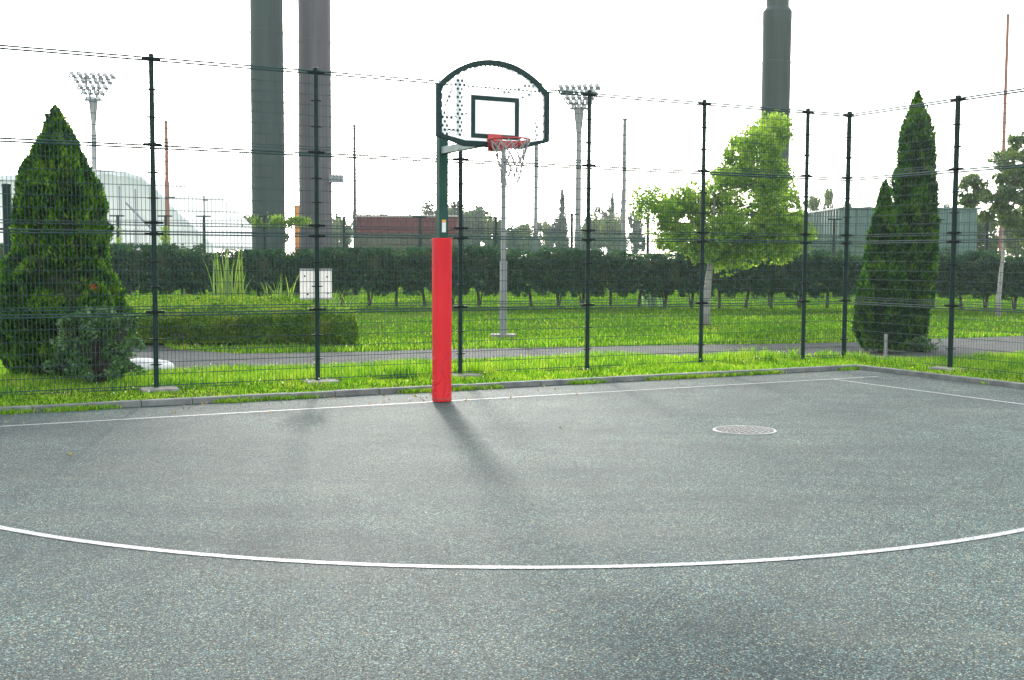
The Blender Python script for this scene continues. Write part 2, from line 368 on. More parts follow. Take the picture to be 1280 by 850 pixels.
def broadleaf(name, base, blobs, n, mat, label, tr_r=.065, first=1.4, leaf=.09, seed=1., trunkmat='bark', cat='tree', group=None, thr=-.05, twigs=40):
    """blobs: (x, y, z, rx, ry, rz) in metres from the base"""
    root = empty(name, base); tag(root, label, cat, group)
    top = Vector((sum(b[0] for b in blobs)/len(blobs)*.25, 0, max(b[2] for b in blobs)*.72))
    t = MB(); pts = limb_pts((0,0,-.05), top, .10, 7)
    t.tube(pts, [tr_r*(1-.78*i/6) for i in range(7)], 9); t.build('trunk', M[trunkmat], root, True)
    L = MB()
    for bi, b in enumerate(blobs):
        if len(blobs) > 12 and bi % 3: continue
        z0 = max(first, min(b[2]-b[5]*.8, top.z*.9)); f = min(1, z0/top.z)
        s = top*f; c = Vector(b[:3])
        lr = tr_r*(.5 if len(blobs) < 12 else .26); L.tube(limb_pts(s, c, .18), [lr, lr*.84, lr*.66, lr*.44, lr*.24], 6)
        for k in range(max(4, twigs//len(blobs))*(2 if len(blobs) > 12 else 1)):
            d = Vector(rand_dirs(1)[0]); d.z = abs(d.z)*.8 + .1 if random.random() < .75 else d.z
            e = c + Vector((d.x*b[3], d.y*b[4], d.z*b[5]))*random.uniform(.6, 1.08)
            st = s.lerp(c, random.uniform(.35, 1.))
            L.tube(limb_pts(st, e, .1, 4), [tr_r*.10, tr_r*.07, tr_r*.05, tr_r*.02], 4)
    L.build('branches', M['bark'], root, True)
    vol = np.array([b[3]*b[4]*b[5] for b in blobs]) ** .8; cnt = (n*vol/vol.sum()).astype(int)
    out = []
    for b, c in zip(blobs, cnt):
        k = 0
        while k < c:
            d = rand_dirs(512)*(RNG.random((512,1))**.42)
            P = d*np.array(b[3:6]) + np.array(b[:3])
            rr = np.linalg.norm(d, axis=1)
            keep = np.array([.7*nz(p, 2.4/leaf*.09, seed) + .7*nz(p, 6.5/leaf*.09, seed+5) > thr + .55*max(0, q-.5) for p, q in zip(P, rr)])
            out.append(P[keep]); k += max(1, int(keep.sum()))
    P = np.concatenate(out)
    leaves('crown', P, leaf, mat, root, .62, np.tile([0,0,-.25], (len(P),1)), 1., .5)
    return root

# ------------------------------------------------------------------ court frame
PSI = .4836
E2 = Vector((math.cos(PSI), math.sin(PSI), 0)); N2 = Vector((math.sin(PSI), -math.cos(PSI), 0))
P0 = Vector((-.863, 14.4256, 0))
S_SIDE, D_F, T0, DT, S2, FR = 6.342, 2.4423, -2.965, 2.182, 8.887, 2.367
def uv(u, v, z=0):     # u along the end line, v away from the court
    return P0 + E2*u - N2*v + Vector((0,0,z))
KV, KU, KW = 1.08, S_SIDE + 1.52, .12
LZ = .035
# ground under everything
g = MB(); g.add([(-900,-60,-.12),(900,-60,-.12),(900,1500,-.12),(-900,1500,-.12)], [(0,1,2,3)]); tag(g.build('ground', M['lawn']), kind='structure')
# asphalt court
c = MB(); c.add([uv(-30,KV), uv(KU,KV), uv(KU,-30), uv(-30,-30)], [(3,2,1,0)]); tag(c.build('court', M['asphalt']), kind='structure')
# lawn sheet beyond the kerb
def steps(a, b, d0, g_):
    r = [a]; d = d0
    while r[-1] < b: r.append(r[-1]+d); d *= g_
    return r
us = sorted(set([-x for x in steps(0, 300, .8, 1.10)][1:] + [0, 2, 4, 6, KU+KW] + [KU+KW+x for x in steps(0, 300, .6, 1.12)][1:]))
vs = sorted(set([KV+KW-x for x in steps(0, 35, .8, 1.1)] + [KV+KW+x for x in steps(0, 900, .5, 1.08)][1:]))
V = []; F = []; idx = {}
def lawn_z(p):
    d = p.y
    return LZ + .02*nz(p, .5) if d < 46 else LZ
for i, u in enumerate(us):
    for j, v_ in enumerate(vs):
        p = uv(u, v_); p.z = LZ; idx[i,j] = len(V); V.append(p)
for i in range(len(us)-1):
    for j in range(len(vs)-1):
        if us[i] < KU+KW-.01 and vs[j] < KV+KW-.01: continue
        F.append((idx[i,j], idx[i+1,j], idx[i+1,j+1], idx[i,j+1]))
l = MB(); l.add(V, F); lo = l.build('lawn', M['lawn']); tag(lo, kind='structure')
# kerb stones
k = MB()
u = -22.0
while u < KU-.01:
    L_ = min(.6, KU-u); a = uv(u+.004, KV+KW/2, .012); b = uv(u+L_-.004, KV+KW/2, .012)
    dz = .006*nz((u*3,0,0), 1.3, 2)
    k.bar(a+Vector((0,0,dz-.02)), b+Vector((0,0,dz-.02)), KW, .15); u += .6
v_ = KV+KW
while v_ > -16:
    a = uv(KU+KW/2, v_-.004, -.008); b = uv(KU+KW/2, v_-.596, -.008)
    dz = .006*nz((v_*3,5,0), 1.3, 2); k.bar(a+Vector((0,0,dz)), b+Vector((0,0,dz)), KW, .15); v_ -= .6
tag(k.build('kerb', M['kerb'], bevel=.008), kind='structure')
# painted lines
def strip(name, pts, w, z=.004):
    n = len(pts); V = []; 
    for i, p in enumerate(pts):
        t = (pts[min(i+1,n-1)] - pts[max(i-1,0)]); t.z = 0; t.normalize(); s = Vector((-t.y, t.x, 0))*w/2
        wob = .004*nz(p, 6) + .012*nz(p, 25); V += [p + s*(1+wob*10) + Vector((0,0,z)), p - s*(1-wob*10) + Vector((0,0,z))]
    m_ = MB(); m_.add(V, [(2*i, 2*i+1, 2*i+3, 2*i+2) for i in range(n-1)]); return m_
CB, RARC = 1.7721, 6.25
BK = uv(0, -CB)
lines = strip('x', [uv(-20+i*.25, 0) for i in range(int((S_SIDE+1.1+20)/.25)+1)], .055)
tag(lines.build('end_line_marking', M['paint']), kind='structure')
tag(strip('x', [uv(S_SIDE, -.045-i*.25) for i in range(60)], .055).build('side_line_marking', M['paint']), kind='structure')
tag(strip('x', [BK + (E2*math.cos(a) + N2*math.sin(a))*RARC for a in np.linspace(R(24), R(156), 300)], .064).build('arc_marking', M['paint']), kind='structure')
# path
near = [(60,452),(120,464),(195,464),(300,460),(440,457),(540,453),(700,448),(870,446),(1010,444),(1060,445),(1120,450),(1200,449),(1280,442),(1360,436)]
farp = [(40,392),(100,398),(165,413),(215,437),(300,442),(440,440),(540,437),(700,434),(870,431),(1010,429),(1060,428),(1150,424),(1280,420),(1400,418)]
A = [gnd(x,y,LZ+.006) for x,y in near]; B = [gnd(x,y,LZ+.006) for x,y in farp]
pm = MB(); ca = [a for a in A] + [b for b in B]; n = len(A)
pm.add(ca, [(i, i+1, n+i+1, n+i) for i in range(n-1)]); tag(pm.build('path', M['path']), kind='structure')
def on_path(x, y):
    pass
pathpoly = [(p.x,p.y) for p in A] + [(p.x,p.y) for p in B[::-1]]
def inside(px, py, poly):
    x = np.asarray(px); y = np.asarray(py); r = np.zeros(x.shape, bool); j = len(poly)-1
    for i in range(len(poly)):
        xi, yi = poly[i]; xj, yj = poly[j]
        c = ((yi > y) != (yj > y)) & (x < (xj-xi)*(y-yi)/(yj-yi+1e-12)+xi); r ^= c; j = i
    return r

# ------------------------------------------------------------------ grass
def noise_arr(x, y, s, off=0.):
    return np.array([noise.noise(Vector((a*s+off, b*s-off, off*.3))) for a, b in zip(x, y)])
def blades(name, x, y, h, w, mat, lean=.5):
    n = len(x); a = RNG.random(n)*2*math.pi; b = RNG.random(n)*2*math.pi
    P = np.stack([x, y, np.full(n, LZ-.01)], 1); s = np.stack([np.cos(a), np.sin(a), np.zeros(n)], 1)*(w/2)[:,None]
    t = np.stack([np.cos(b)*h*lean*RNG.random(n), np.sin(b)*h*lean*RNG.random(n), h], 1)
    m_ = P + t*.5*np.array([.55,.55,1.15])
    V = np.empty((n,5,3), np.float32); V[:,0] = P-s; V[:,1] = P+s; V[:,2] = m_+s*.8; V[:,3] = m_-s*.8; V[:,4] = P+t
    i = np.arange(n)[:,None]*5
    F = np.concatenate([i+np.array([0,1,2]), i+np.array([0,2,3]), i+np.array([3,2,4])], 1).reshape(-1,3)
    o = mesh_np(name, V.reshape(-1,3), F, mat); return tag(o, kind='stuff')
def to_uv(x, y):
    dx, dy = x-P0.x, y-P0.y
    return dx*E2.x+dy*E2.y, -(dx*N2.x+dy*N2.y)
# near strip
n = 520000
x = RNG.uniform(-16, 16, n); y = RNG.uniform(10, 28, n)
U, Vv = to_uv(x, y)
ok = ((Vv > KV+KW*.8) | (U > KU+KW*.8)) & ~inside(x, y, pathpoly) & (np.abs(x/y) < .66)
fy = np.interp(x/y*FOC+640, [p_[0] for p_ in farp], [p.y for p in B])
dens = (RNG.random(n) < np.clip(1.5 - (y-13)/14, .3, 1)) & ((y < fy) | (RNG.random(n) < .35*np.clip(1-(y-fy)/3.5, 0, 1)))
ok &= dens; x, y = x[ok], y[ok]; U, Vv = U[ok], Vv[ok]
nn_ = noise_arr(x, y, .9, 2.) ; nb = noise_arr(x, y, 3.1, 5.)
edge = np.minimum(np.where(Vv > 0, np.abs(Vv-D_F), 9), np.abs(U-S2))   # longer under the fence, where no mower reaches
h = .055 + .05*RNG.random(len(x)) + .12*np.clip(nn_+.12, 0, 1)*(.4+RNG.random(len(x))) + .20*np.exp(-(edge/.4)**2)*np.clip(nb+.4,0,1)*(.25+.75*(U > .5))*(.5+.7*RNG.random(len(x)))
front = np.where(U > KU+KW, np.where(np.abs(U-S2) < .25, .6, np.where(U < S2, .35, 1.)), np.where(Vv < D_F+.12, np.where(U > .6, .55, .38)+.5*np.clip(nb, 0, 1), 1.))
h = h*front
tag(blades('grass', x, y, h, .007+.010*RNG.random(len(x)), M['grass'], .9), 'tall yellow green grass growing in the strip between kerb and path', 'grass')
# tufts leaning over the kerb and in the joint with the asphalt
xs, ys = [], []
for _ in range(900):
    uc = random.uniform(-12, KU); 
    if nz((uc*.8, 3, 0), 1.) < -.02: continue
    c_ = uv(uc, KV - abs(random.gauss(0, .03)) - .01); k_ = random.randint(8, 26)
    xs += list(c_.x + RNG.normal(0, .05, k_)*E2.x + RNG.normal(0,.015,k_)); ys += list(c_.y + RNG.normal(0, .03, k_))
for _ in range(90):
    vc = random.uniform(-6, KV); c_ = uv(KU - .02, vc)
    if nz((vc*.8, 9, 0), 1.) < .05: continue
    k_ = random.randint(6, 16); xs += list(c_.x + RNG.normal(0, .03, k_)); ys += list(c_.y + RNG.normal(0, .04, k_))
xs = np.array(xs); ys = np.array(ys)
o = blades('kerb_grass', xs, ys, .03+.05*RNG.random(len(xs)), .008+.006*RNG.random(len(xs)), M['grass'], 1.3)
o.location.z = -LZ; tag(o, 'low grass tufts sprouting along the foot of the kerb', 'grass')
# mown lawn further back
n = 560000
x = RNG.uniform(-37, 37, n); y = 19 + 60*RNG.random(n)**1.5
U, Vv = to_uv(x, y)
ok = ((Vv > KV+.5) & ((y > 24) | (Vv > 4))) & ~inside(x, y, pathpoly) & (np.abs(x/y) < .60)
ok |= (U > KU+3) & (y > 19) & ~inside(x, y, pathpoly) & (np.abs(x/y) < .60)
x, y = x[ok], y[ok]; nn_ = noise_arr(x, y, .45, 1.)
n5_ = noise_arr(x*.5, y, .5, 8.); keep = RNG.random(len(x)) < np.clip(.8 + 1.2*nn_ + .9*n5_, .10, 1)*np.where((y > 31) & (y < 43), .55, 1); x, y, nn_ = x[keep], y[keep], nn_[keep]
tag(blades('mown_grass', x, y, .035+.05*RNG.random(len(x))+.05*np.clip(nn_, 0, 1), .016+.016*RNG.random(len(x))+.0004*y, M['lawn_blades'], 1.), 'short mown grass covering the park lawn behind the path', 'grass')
# clover heads
n = 1500; x = RNG.uniform(-11, 12, n); y = RNG.uniform(14, 24, n); U, Vv = to_uv(x, y)
ok = (Vv > KV+.4) & ~inside(x, y, pathpoly); x, y = x[ok], y[ok]
o = leaves('clover_flowers', np.stack([x, y, LZ+.05+.08*RNG.random(len(x))], 1), .022, M['flower'], None, .9)
tag(o, 'tiny pale clover heads scattered through the grass strip', 'flowers', kind='stuff')
# fallen leaves on the asphalt
n = 120; P = []
for _ in range(n):
    p = uv(random.uniform(-7, 7), KV - abs(random.gauss(0, .5)) - .05); P.append((p.x, p.y, .012))
for px, py in ((88,567),(100,520),(180,503),(352,503),(700,534),(620,640),(1010,560)):
    p = gnd(px, py, .012); P.append(tuple(p))
P = np.array(P)
o = leaves('fallen_leaves', P, .036, M['dry'], None, .6, np.tile([1.,.3,0.], (len(P),1)), .5)
tag(o, 'dry brown fallen leaves strewn on the asphalt near the kerb', 'leaves', kind='stuff')

# ------------------------------------------------------------------ mesh fence
TIERS = [(.06, 1.04), (1.09, 2.09), (2.17, 3.19), (3.24, 4.30)]
HF = 4.33
def wire_panel(w, z0, z1):
    """local: x along the fence, y thickness. V-folded double rails top and bottom"""
    segs = []
    nv = max(2, round(w/.05)); r = .0029
    for i in range(nv):
        x_ = (i+.5)*w/nv
        segs.append(((x_,0,z0-.02), (x_,0,z1+.034), r))
    zs = [z0, z0+.035, z1-.035, z1]; k = round((z1-z0-.07)/.15)
    zs += [z0+.035+(z1-z0-.07)*i/k for i in range(1, k)]
    for z in zs:
        rr = (.0125 if z1 > 3 else .009) if z in (z1, z1-.035) else .0060 if z in (z0, z0+.035) else .0043
        segs.append(((0,-.0055,z), (w,-.0055,z), rr))
    V = []; F = []
    for a, b, r_ in segs:
        a, b = np.array(a), np.array(b); base = len(V)
        if abs((b-a)[2]) > .1: ox, oy = np.array([1,0,0]), np.array([0,1,0])
        else: ox, oy = np.array([0,1,0]), np.array([0,0,1])
        for p in (a, b):
            for i, j in ((1,0),(0,1),(-1,0),(0,-1)): V.append(p + ox*i*r_ + oy*j*r_)
        for q in range(4): F.append((base+q, base+(q+1)%4, base+4+(q+1)%4, base+4+q))
    return V, F
CLAMP_BIG = [.045, 1.055, 2.06, 2.205, 3.205, 4.28]
CLAMP_SMALL = [.37, .70, 1.37, 1.70, 2.52, 2.85, 3.55, 3.90]
def make_post(root, u, r=.033, footing=False):
    p = MB(); p.lathe([(r, -.1), (r, HF-.01), (r*1.12, HF-.01), (r*1.12, HF+.012), (r*.7, HF+.022), (.005, HF+.024)], 14, (u,0,0))
    po = p.build('post', M['fence'], root, True, autosmooth=True)
    for z in CLAMP_BIG:
        c = MB(); c.box((u, 0, z), (r*2+.17, r*1.3, .03)); c.box((u, 0, z), (r*2+.02, r*2+.02, .042)); c.build('clamp', M['clamp'], po, bevel=.005)
    for z in CLAMP_SMALL:
        c = MB(); c.box((u, 0, z), (r*2+.085, r*.9, .014)); c.box((u, 0, z), (r*2+.012, r*2+.012, .018)); c.build('small_clip', M['clamp'], po, bevel=.003)
    if footing:
        f = MB(); s = footing
        f.box((u+.02, -.08, .03), (.46*s, .34, .085)); f.build('footing', M['concrete'], root, bevel=.01)
    return po
def make_fence(origin, direction, posts, label, skip_first=False, radii=None, foot=()):
    root = empty('mesh_fence', origin, math.atan2(direction.y, direction.x)); tag(root, label, 'fence')
    cache = {}
    for i, u in enumerate(posts):
        if skip_first and i == 0: continue
        make_post(root, u, radii.get(i, .033) if radii else .033, 1.0 if i in foot else False)
    for i in range(len(posts)-1):
        w = posts[i+1]-posts[i]
        for z0, z1 in TIERS:
            key = (round(w,3), z0)
            if key not in cache:
                V, F = wire_panel(w-.05, z0, z1); o = mesh_np('mesh_panel', np.array(V), np.array(F), M['wire'], root); cache[key] = o.data
            else:
                o = bpy.data.objects.new('mesh_panel', cache[key]); link(o, root)
            o.location = (posts[i]+.025, .0, 0)
    return root
FO = uv(0, D_F)
posts = [T0+DT*k for k in range(-2, 6)] + [S2]
make_fence(FO, E2, posts, 'dark green wire mesh fence four panels high behind the hoop, parallel to the end line', radii={8:.042}, foot=(2,3,4))
KO = FO + E2*S2
make_fence(KO, N2, [0, FR, FR*2, FR*3, FR*4], 'dark green wire mesh fence coming forward from the corner along the right sideline', skip_first=True, radii={1:.042, 2:.042, 3:.042}, foot=(1,))

# notice on the fence, tied to the far side of the mesh at the second post
nu = T0+DT
root = empty('notice_sign', FO + E2*nu + Vector((0,0,1.20)), PSI); tag(root, 'white notice board tied behind a mesh fence post left of the red pad', 'sign')
sg = MB(); sg.box((0, .055, .20), (.46, .004, .38)); sg.build('face', M['sign'], root)
sg = MB()
sg.box((0, .055, .40), (.47, .012, .03)); sg.box((0, .055, 0.0), (.47, .012, .02)); sg.build('edge_strip', M['signback'], root)
for q, (x_, z_) in enumerate(((.16,.30),(.17,.07),(-.12,.06),(-.16,.31))):
    d = MB(); d.box((x_, .049, z_), (.022, .006, .022)); d.build('rivet', M['clamp'], root)

# ------------------------------------------------------------------ basketball stand (local: x = along end line, -y = into the court)
root = empty('basketball_stand', P0, PSI); tag(root, 'basketball hoop on a green pole wrapped in a tall red pad, white fan shaped board', 'basketball hoop')
p = MB(); p.box((0,0,1.745), (.115,.115,3.53)); pole = p.build('pole', M['hoop_green'], root, bevel=.008)
p = MB(); p.box((0,0,3.515), (.12,.12,.012)); p.build('pole_cap', M['frame_green'], pole, bevel=.003)
# pad: rounded square sleeve
def rsq(h, r, k=7):
    pts = []
    for cx_, cy_, a0 in ((h-r,h-r,0),(-h+r,h-r,90),(-h+r,-h+r,180),(h-r,-h+r,270)):
        for i in range(k): a = R(a0+90*i/(k-1)); pts.append((cx_+r*math.cos(a), cy_+r*math.sin(a)))
    return pts
V = []; F = []; zs = [0.01, .02] + [.06+i*.04 for i in range(48)] + [1.985, 2.0, 2.01]
ring = rsq(.112, .085); nr = len(ring)
for i, z in enumerate(zs):
    s = 1.0 + (.0 if 0 < i < len(zs)-1 else -.02)
    for j, (x_, y_) in enumerate(ring):
        w_ = .004*nz((x_*6, y_*6, z*2.2), 1., 4.) + .005*max(0, .9-z)*nz((x_*9, y_*9, z*6), 1., 8.)
        if i < 2: w_ = 0
        q = s + w_/.11; V.append((x_*q, y_*q, z))
for i in range(len(zs)-1):
    for j in range(nr): F.append((i*nr+j, i*nr+(j+1)%nr, (i+1)*nr+(j+1)%nr, (i+1)*nr+j))
F.append(tuple(range(nr))[::-1]); F.append(tuple(range((len(zs)-1)*nr, len(zs)*nr)))
p = MB(); p.add(V, F); pad = p.build('pad', M['pad'], root, True, autosmooth=True)
p = MB(); p.prism([(x_*1.02, y_*1.02) for x_, y_ in rsq(.112,.085)], .03, .05); p.build('hem', M['rim_red'], pad)
st = MB(); st.box((.0, -.0595, 2.14), (.052, .003, .12)); s1 = st.build('warning_sticker', M['sticker_w'], pole)
st = MB(); st.box((.0, -.0595, 2.218), (.052, .003, .03)); st.build('orange_band', M['sticker_o'], s1)
YB = -1.40      # plane of the board
a_ = MB(); a_.bar((0,-.058,3.07), (0,YB+.06,3.07), .075, .085)
a_.box((0,YB+.045,3.06), (.15,.02,.13)); a_.build('arm', M['arm'], root, bevel=.004)
a_ = MB(); a_.bar((-.03,-.06,3.45),(-.5,YB+.04,3.62), .03,.03); a_.bar((.03,-.06,3.45),(.5,YB+.04,3.62), .03,.03); a_.build('brace', M['frame_green'], root, bevel=.003)
# board outline
HWB, ZC, ZB, ZT = .70, 3.65, 2.995, 3.955
def outline(off=0.):
    w = HWB-off; pts = [(-w, 3.09+off*.4), (-.36, ZB+off), (.36, ZB+off), (w, 3.09+off*.4), (w, ZC-off*.3)]
    sag = ZT-ZC; hc = HWB-.025; Rr = (hc*hc+sag*sag)/(2*sag); cz = ZT-Rr
    a1 = math.asin(hc/Rr); rr = Rr-off
    a1 = math.asin(min(1, (w-.0)/rr)) if off else a1
    for i in range(25):
        a = a1 - 2*a1*i/24; pts.append((rr*math.sin(a), cz+rr*math.cos(a)))
    pts.append((-w, ZC-off*.3)); return pts
ol = outline(.02)
RW0, RW1, RZ0, RZ1 = -.283+.0, .311, 3.09, 3.555
poly = [Vector(p_) for p_ in ol]; edges = [(i,(i+1)%len(poly)) for i in range(len(poly))]
holes = []; row = 0; z = 3.115
ring_n = 10; HR = .0155
pin = [(p_[0], p_[1]) for p_ in outline(.055)]
while z < 3.95:
    x_ = -.78 + (.026 if row % 2 else 0)
    while x_ < .78:
        okk = bool(inside(np.array([x_]), np.array([z]), pin)[0])
        if okk and not (RW0-.03 < x_ < RW1+.03 and z < RZ1+.03) : holes.append((x_, z))
        x_ += .052
    z += .045; row += 1
verts = [Vector(p_) for p_ in poly]; ed = list(edges)
for hx, hz in holes:
    b0 = len(verts)
    for i in range(ring_n): a = 2*math.pi*(i+.5)/ring_n; verts.append(Vector((hx+HR*math.cos(a), hz+HR*math.sin(a))))
    ed += [(b0+i, b0+(i+1)%ring_n) for i in range(ring_n)]
r_ = delaunay_2d_cdt(verts, ed, [], 1, 1e-6)
ov, of = r_[0], r_[2]
tri = []
hset = np.array(holes)
for f in of:
    c_ = sum((Vector(ov[i]) for i in f), Vector((0,0)))/len(f)
    if np.min((hset[:,0]-c_.x)**2 + (hset[:,1]-c_.y)**2) < (HR*.93)**2: continue
    tri.append(tuple(f))
bm = bmesh.new(); bv = [bm.verts.new((v2.x, 0, v2.y)) for v2 in ov]
for f in tri:
    try: bm.faces.new([bv[i] for i in f])
    except ValueError: pass
for v2 in [v2 for v2 in bm.verts if not v2.link_faces]: bm.verts.remove(v2)
bmesh.ops.recalc_face_normals(bm, faces=bm.faces)
ex = bmesh.ops.extrude_face_region(bm, geom=list(bm.faces))
bmesh.ops.translate(bm, vec=(0,.003,0), verts=[g_ for g_ in ex['geom'] if isinstance(g_, bmesh.types.BMVert)])
bmesh.ops.recalc_face_normals(bm, faces=bm.faces)
me = bpy.data.meshes.new('backboard'); bm.to_mesh(me); bm.free(); me.materials.append(M['board'])
board = link(bpy.data.objects.new('backboard', me), root); board.location = (0, YB, 0)
# frame around the board: angle section
def band(o1, o2, y0, y1):
    n_ = len(o1); V = [(a[0], y0, a[1]) for a in o1] + [(a[0], y0, a[1]) for a in o2] + [(a[0], y1, a[1]) for a in o1] + [(a[0], y1, a[1]) for a in o2]
    F = []
    for i in range(n_):
        j = (i+1)%n_; F += [(i,j,n_+j,n_+i), (2*n_+i,3*n_+i,3*n_+j,2*n_+j), (i,2*n_+i,2*n_+j,j), (n_+i,n_+j,3*n_+j,3*n_+i)]
    return V, F
fr = MB(); fr.add(*band(outline(0), outline(.062), -.016, .035)); fr.build('frame', M['frame_green'], board, bevel=0)
tg = MB(); w_ = .05
tg.add(*band([(RW0,RZ0),(RW1,RZ0),(RW1,RZ1),(RW0,RZ1)], [(RW0+w_,RZ0+w_),(RW1-w_,RZ0+w_),(RW1-w_,RZ1-w_),(RW0+w_,RZ1-w_)], -.008, -.0005)); tg.build('target_square', M['frame_green'], board)
bb = MB(); bb.box((-.43,.03,3.42), (.03,.035,.60)); bb.build('back_stiffener', M['frame_green'], board)
bb = MB(); bb.box((-.535,.03,3.165),(.18,.03,.022)); bb.build('back_stiffener', M['frame_green'], board)
# rim
YR = -CB; rim = MB()
rp = [(.226*math.cos(a), YR+.226*math.sin(a), 3.05) for a in np.linspace(0, 2*math.pi, 49)]
rim.tube(rp, .0095, 8, False)
rimo = rim.build('rim', M['rim_red'], root, True)
br = MB(); br.box((0, YB-.018, 3.045), (.17,.03,.19)); br.box((0, YB-.075, 3.035), (.15,.10,.008)); 
for s in (-1,1):
    br.add([(s*.075,YB-.02,3.045),(s*.075,YB-.02,2.96),(s*.222,YR-.02,3.035),(s*.222,YR-.02,3.05), (s*.081,YB-.02,3.045),(s*.081,YB-.02,2.96),(s*.229,YR-.02,3.035),(s*.229,YR-.02,3.05)],
           [(0,1,2,3),(7,6,5,4),(0,4,5,1),(1,5,6,2),(2,6,7,3),(3,7,4,0)])
# curved skirt under the rear half of the ring
V = []; F = []; ang = np.linspace(R(-12), R(192), 26)
for a in ang:
    d_ = .02 + .06*max(0, math.sin(a))**.8
    for rr, zz in ((.224, 3.045), (.216, 3.045-d_)): V.append((rr*math.cos(a), YR+rr*math.sin(a), zz))
for i in range(25): F.append((2*i,2*i+1,2*i+3,2*i+2))
br.add(V, F)
br.build('rim_bracket', M['rim_red'], rimo)
# net: diamond cords, a bit torn and drawn to one side
nt_ = MB(); nh = 12; rows = 6; rad = [.222, .195, .165, .14, .122, .115, .118]; zz = [3.04, 2.98, 2.905, 2.825, 2.745, 2.665, 2.585]
def npnt(i, j):
    a = 2*math.pi*(i + (.5 if j % 2 else 0))/nh; jit = .012*j/3
    return Vector((rad[j]*math.cos(a) + jit*nz((i*3.,j*5.,0),1.3) + .006*j, YR + rad[j]*math.sin(a) + jit*nz((i*3.,j*5.,9),1.3), zz[j] + .02*j/3*nz((i*5.,j*2.,4),1.1)))
for j in range(rows):
    for i in range(nh):
        if j >= 4 and random.random() < .3: continue
        q1 = npnt(i, j); q2 = npnt(i, j+1); q3 = npnt(i+1 if j % 2 else i-1, j+1)
        for q in (q2, q3):
            md = (q1+q)/2 + Vector((random.uniform(-.006,.006), random.uniform(-.006,.006), -.004)); nt_.tube([q1, md, q], .0072, 5, False)
for i in range(5):
    q1 = npnt(i*2+1, 6); nt_.tube([q1, q1+Vector((.01,0,-.05)), q1+Vector((.03,.01,-.085))], .0055, 5, False)
nt_.build('net', M['net'], root, True)
hk = MB()
for i in range(nh):
    a = 2*math.pi*i/nh; hk.tube([(.226*math.cos(a), YR+.226*math.sin(a), 3.045), (.215*math.cos(a), YR+.215*math.sin(a), 3.025), (.222*math.cos(a), YR+.222*math.sin(a), 3.03)], .003, 5)
hk.build('net_hook', M['rim_red'], rimo)

# ------------------------------------------------------------------ manhole cover
mc = gnd(931, 538); root = empty('manhole_cover', mc, .3); tag(root, 'round pale patterned manhole cover set in the asphalt', 'manhole cover')
p = MB(); p.lathe([(.300,.0),(.300,.008),(.322,.008),(.328,.002)], 48); p.build('frame_ring', M['cover'], root)
p = MB(); p.lathe([(.0,-.02),(.292,-.02),(.292,.005),(.001,.005)], 48); cv = p.build('cover_plate', M['cover_dark'], root)
p = MB()
for rr, cnt in ((.03,1),(.075,6),(.12,10),(.165,14),(.21,18),(.258,22)):
    for i in range(cnt):
        a = 2*math.pi*(i+.5*(cnt%4))/cnt; s_ = .030
        p.box((rr*math.cos(a), rr*math.sin(a), .007), (s_*(1.4 if i%2 else .9), s_*(.55 if i%2 else .85), .007), Matrix.Rotation(a+(.6 if i%3 else -.5), 4, 'Z'))
p.build('raised_pattern', M['cover'], cv)

# ------------------------------------------------------------------ conifers and shrubs near the fence
b0 = gnd(78, 470, LZ)
conifer('conifer_tree', b0, [(.02,.72),(.38,.92),(.86,.95),(1.26,.86),(1.69,.66),(2.05,.64),(2.38,.66),(2.76,.55),(3.12,.42),(3.45,.22),(3.84,.015)], 90000, M['thuja'], 'wide pyramid shaped conifer with green gold foliage behind the fence at the left edge', seed=2., leaf=.065, trunk=.08, lump=.14, wid=.92)
b1 = gnd(1138, 437, LZ)
conifer('conifer_tree', b1, [(.05,.26),(.6,.35),(1.45,.42),(2.19,.43),(3.06,.40),(3.65,.36),(4.17,.30),(4.48,.20),(4.72,.10),(4.93,.01)], 60000, M['cypress'], 'tallest of the conifers, slim dark green column behind the right side fence', seed=5., leaf=.07, lump=.14, wid=.93)
b2 = gnd(1101, 441, LZ)
conifer('conifer_tree', b2, [(.08,.36),(.3,.5),(.84,.52),(1.45,.40),(2.1,.29),(2.4,.24),(2.7,.17),(3.0,.09),(3.2,.01)], 36000, M['cypress'], 'shorter conifer leaning against the foot of the tall slim one', seed=8., leaf=.07, lump=.15, wid=.90)
st = MB(); q = gnd(1104, 446, LZ); st.bar(q+Vector((0,-.12,-.05)), q+Vector((0,-.12,.42)), .05, .05); tag(st.build('wooden_stake', M['bark_wrap'], bevel=.004), 'short pale stake at the foot of the shorter conifer', 'stake')

def shrub(name, base, blobs, n, mat, label, leaf=.04, cat='shrub', thr=-.12, seed=1., group=None):
    root = empty(name, base); tag(root, label, cat, group)
    L = MB()
    for b in blobs:
        for k in range(9):
            d = Vector(rand_dirs(1)[0]); d.z = abs(d.z)*.7
            e = Vector(b[:3]) + Vector((d.x*b[3], d.y*b[4], d.z*b[5]))*.9
            L.tube(limb_pts((random.uniform(-.05,.05), random.uniform(-.05,.05), -.03), e, .08, 4), [.014,.011,.008,.003], 5)
    L.build('stems', M['bark_dark'], root, True)
    out = []
    vol = np.array([b[3]*b[4]*b[5] for b in blobs]); cnt = (n*vol/vol.sum()).astype(int)
    for b, c in zip(blobs, cnt):
        k = 0
        while k < c:
            d = rand_dirs(512)*(RNG.random((512,1))**.4); P = d*np.array(b[3:6]) + np.array(b[:3])
            keep = np.array([nz(p, 3.5, seed) + .6*nz(p, 9., seed+5) > thr for p in P]) & (P[:,2] > .03)
            out.append(P[keep]); k += max(1, int(keep.sum()))
    P = np.concatenate(out)
    leaves('foliage', P, leaf, mat, root, .6, np.tile([0,-.1,.35], (len(P),1)), 1., .5); return root
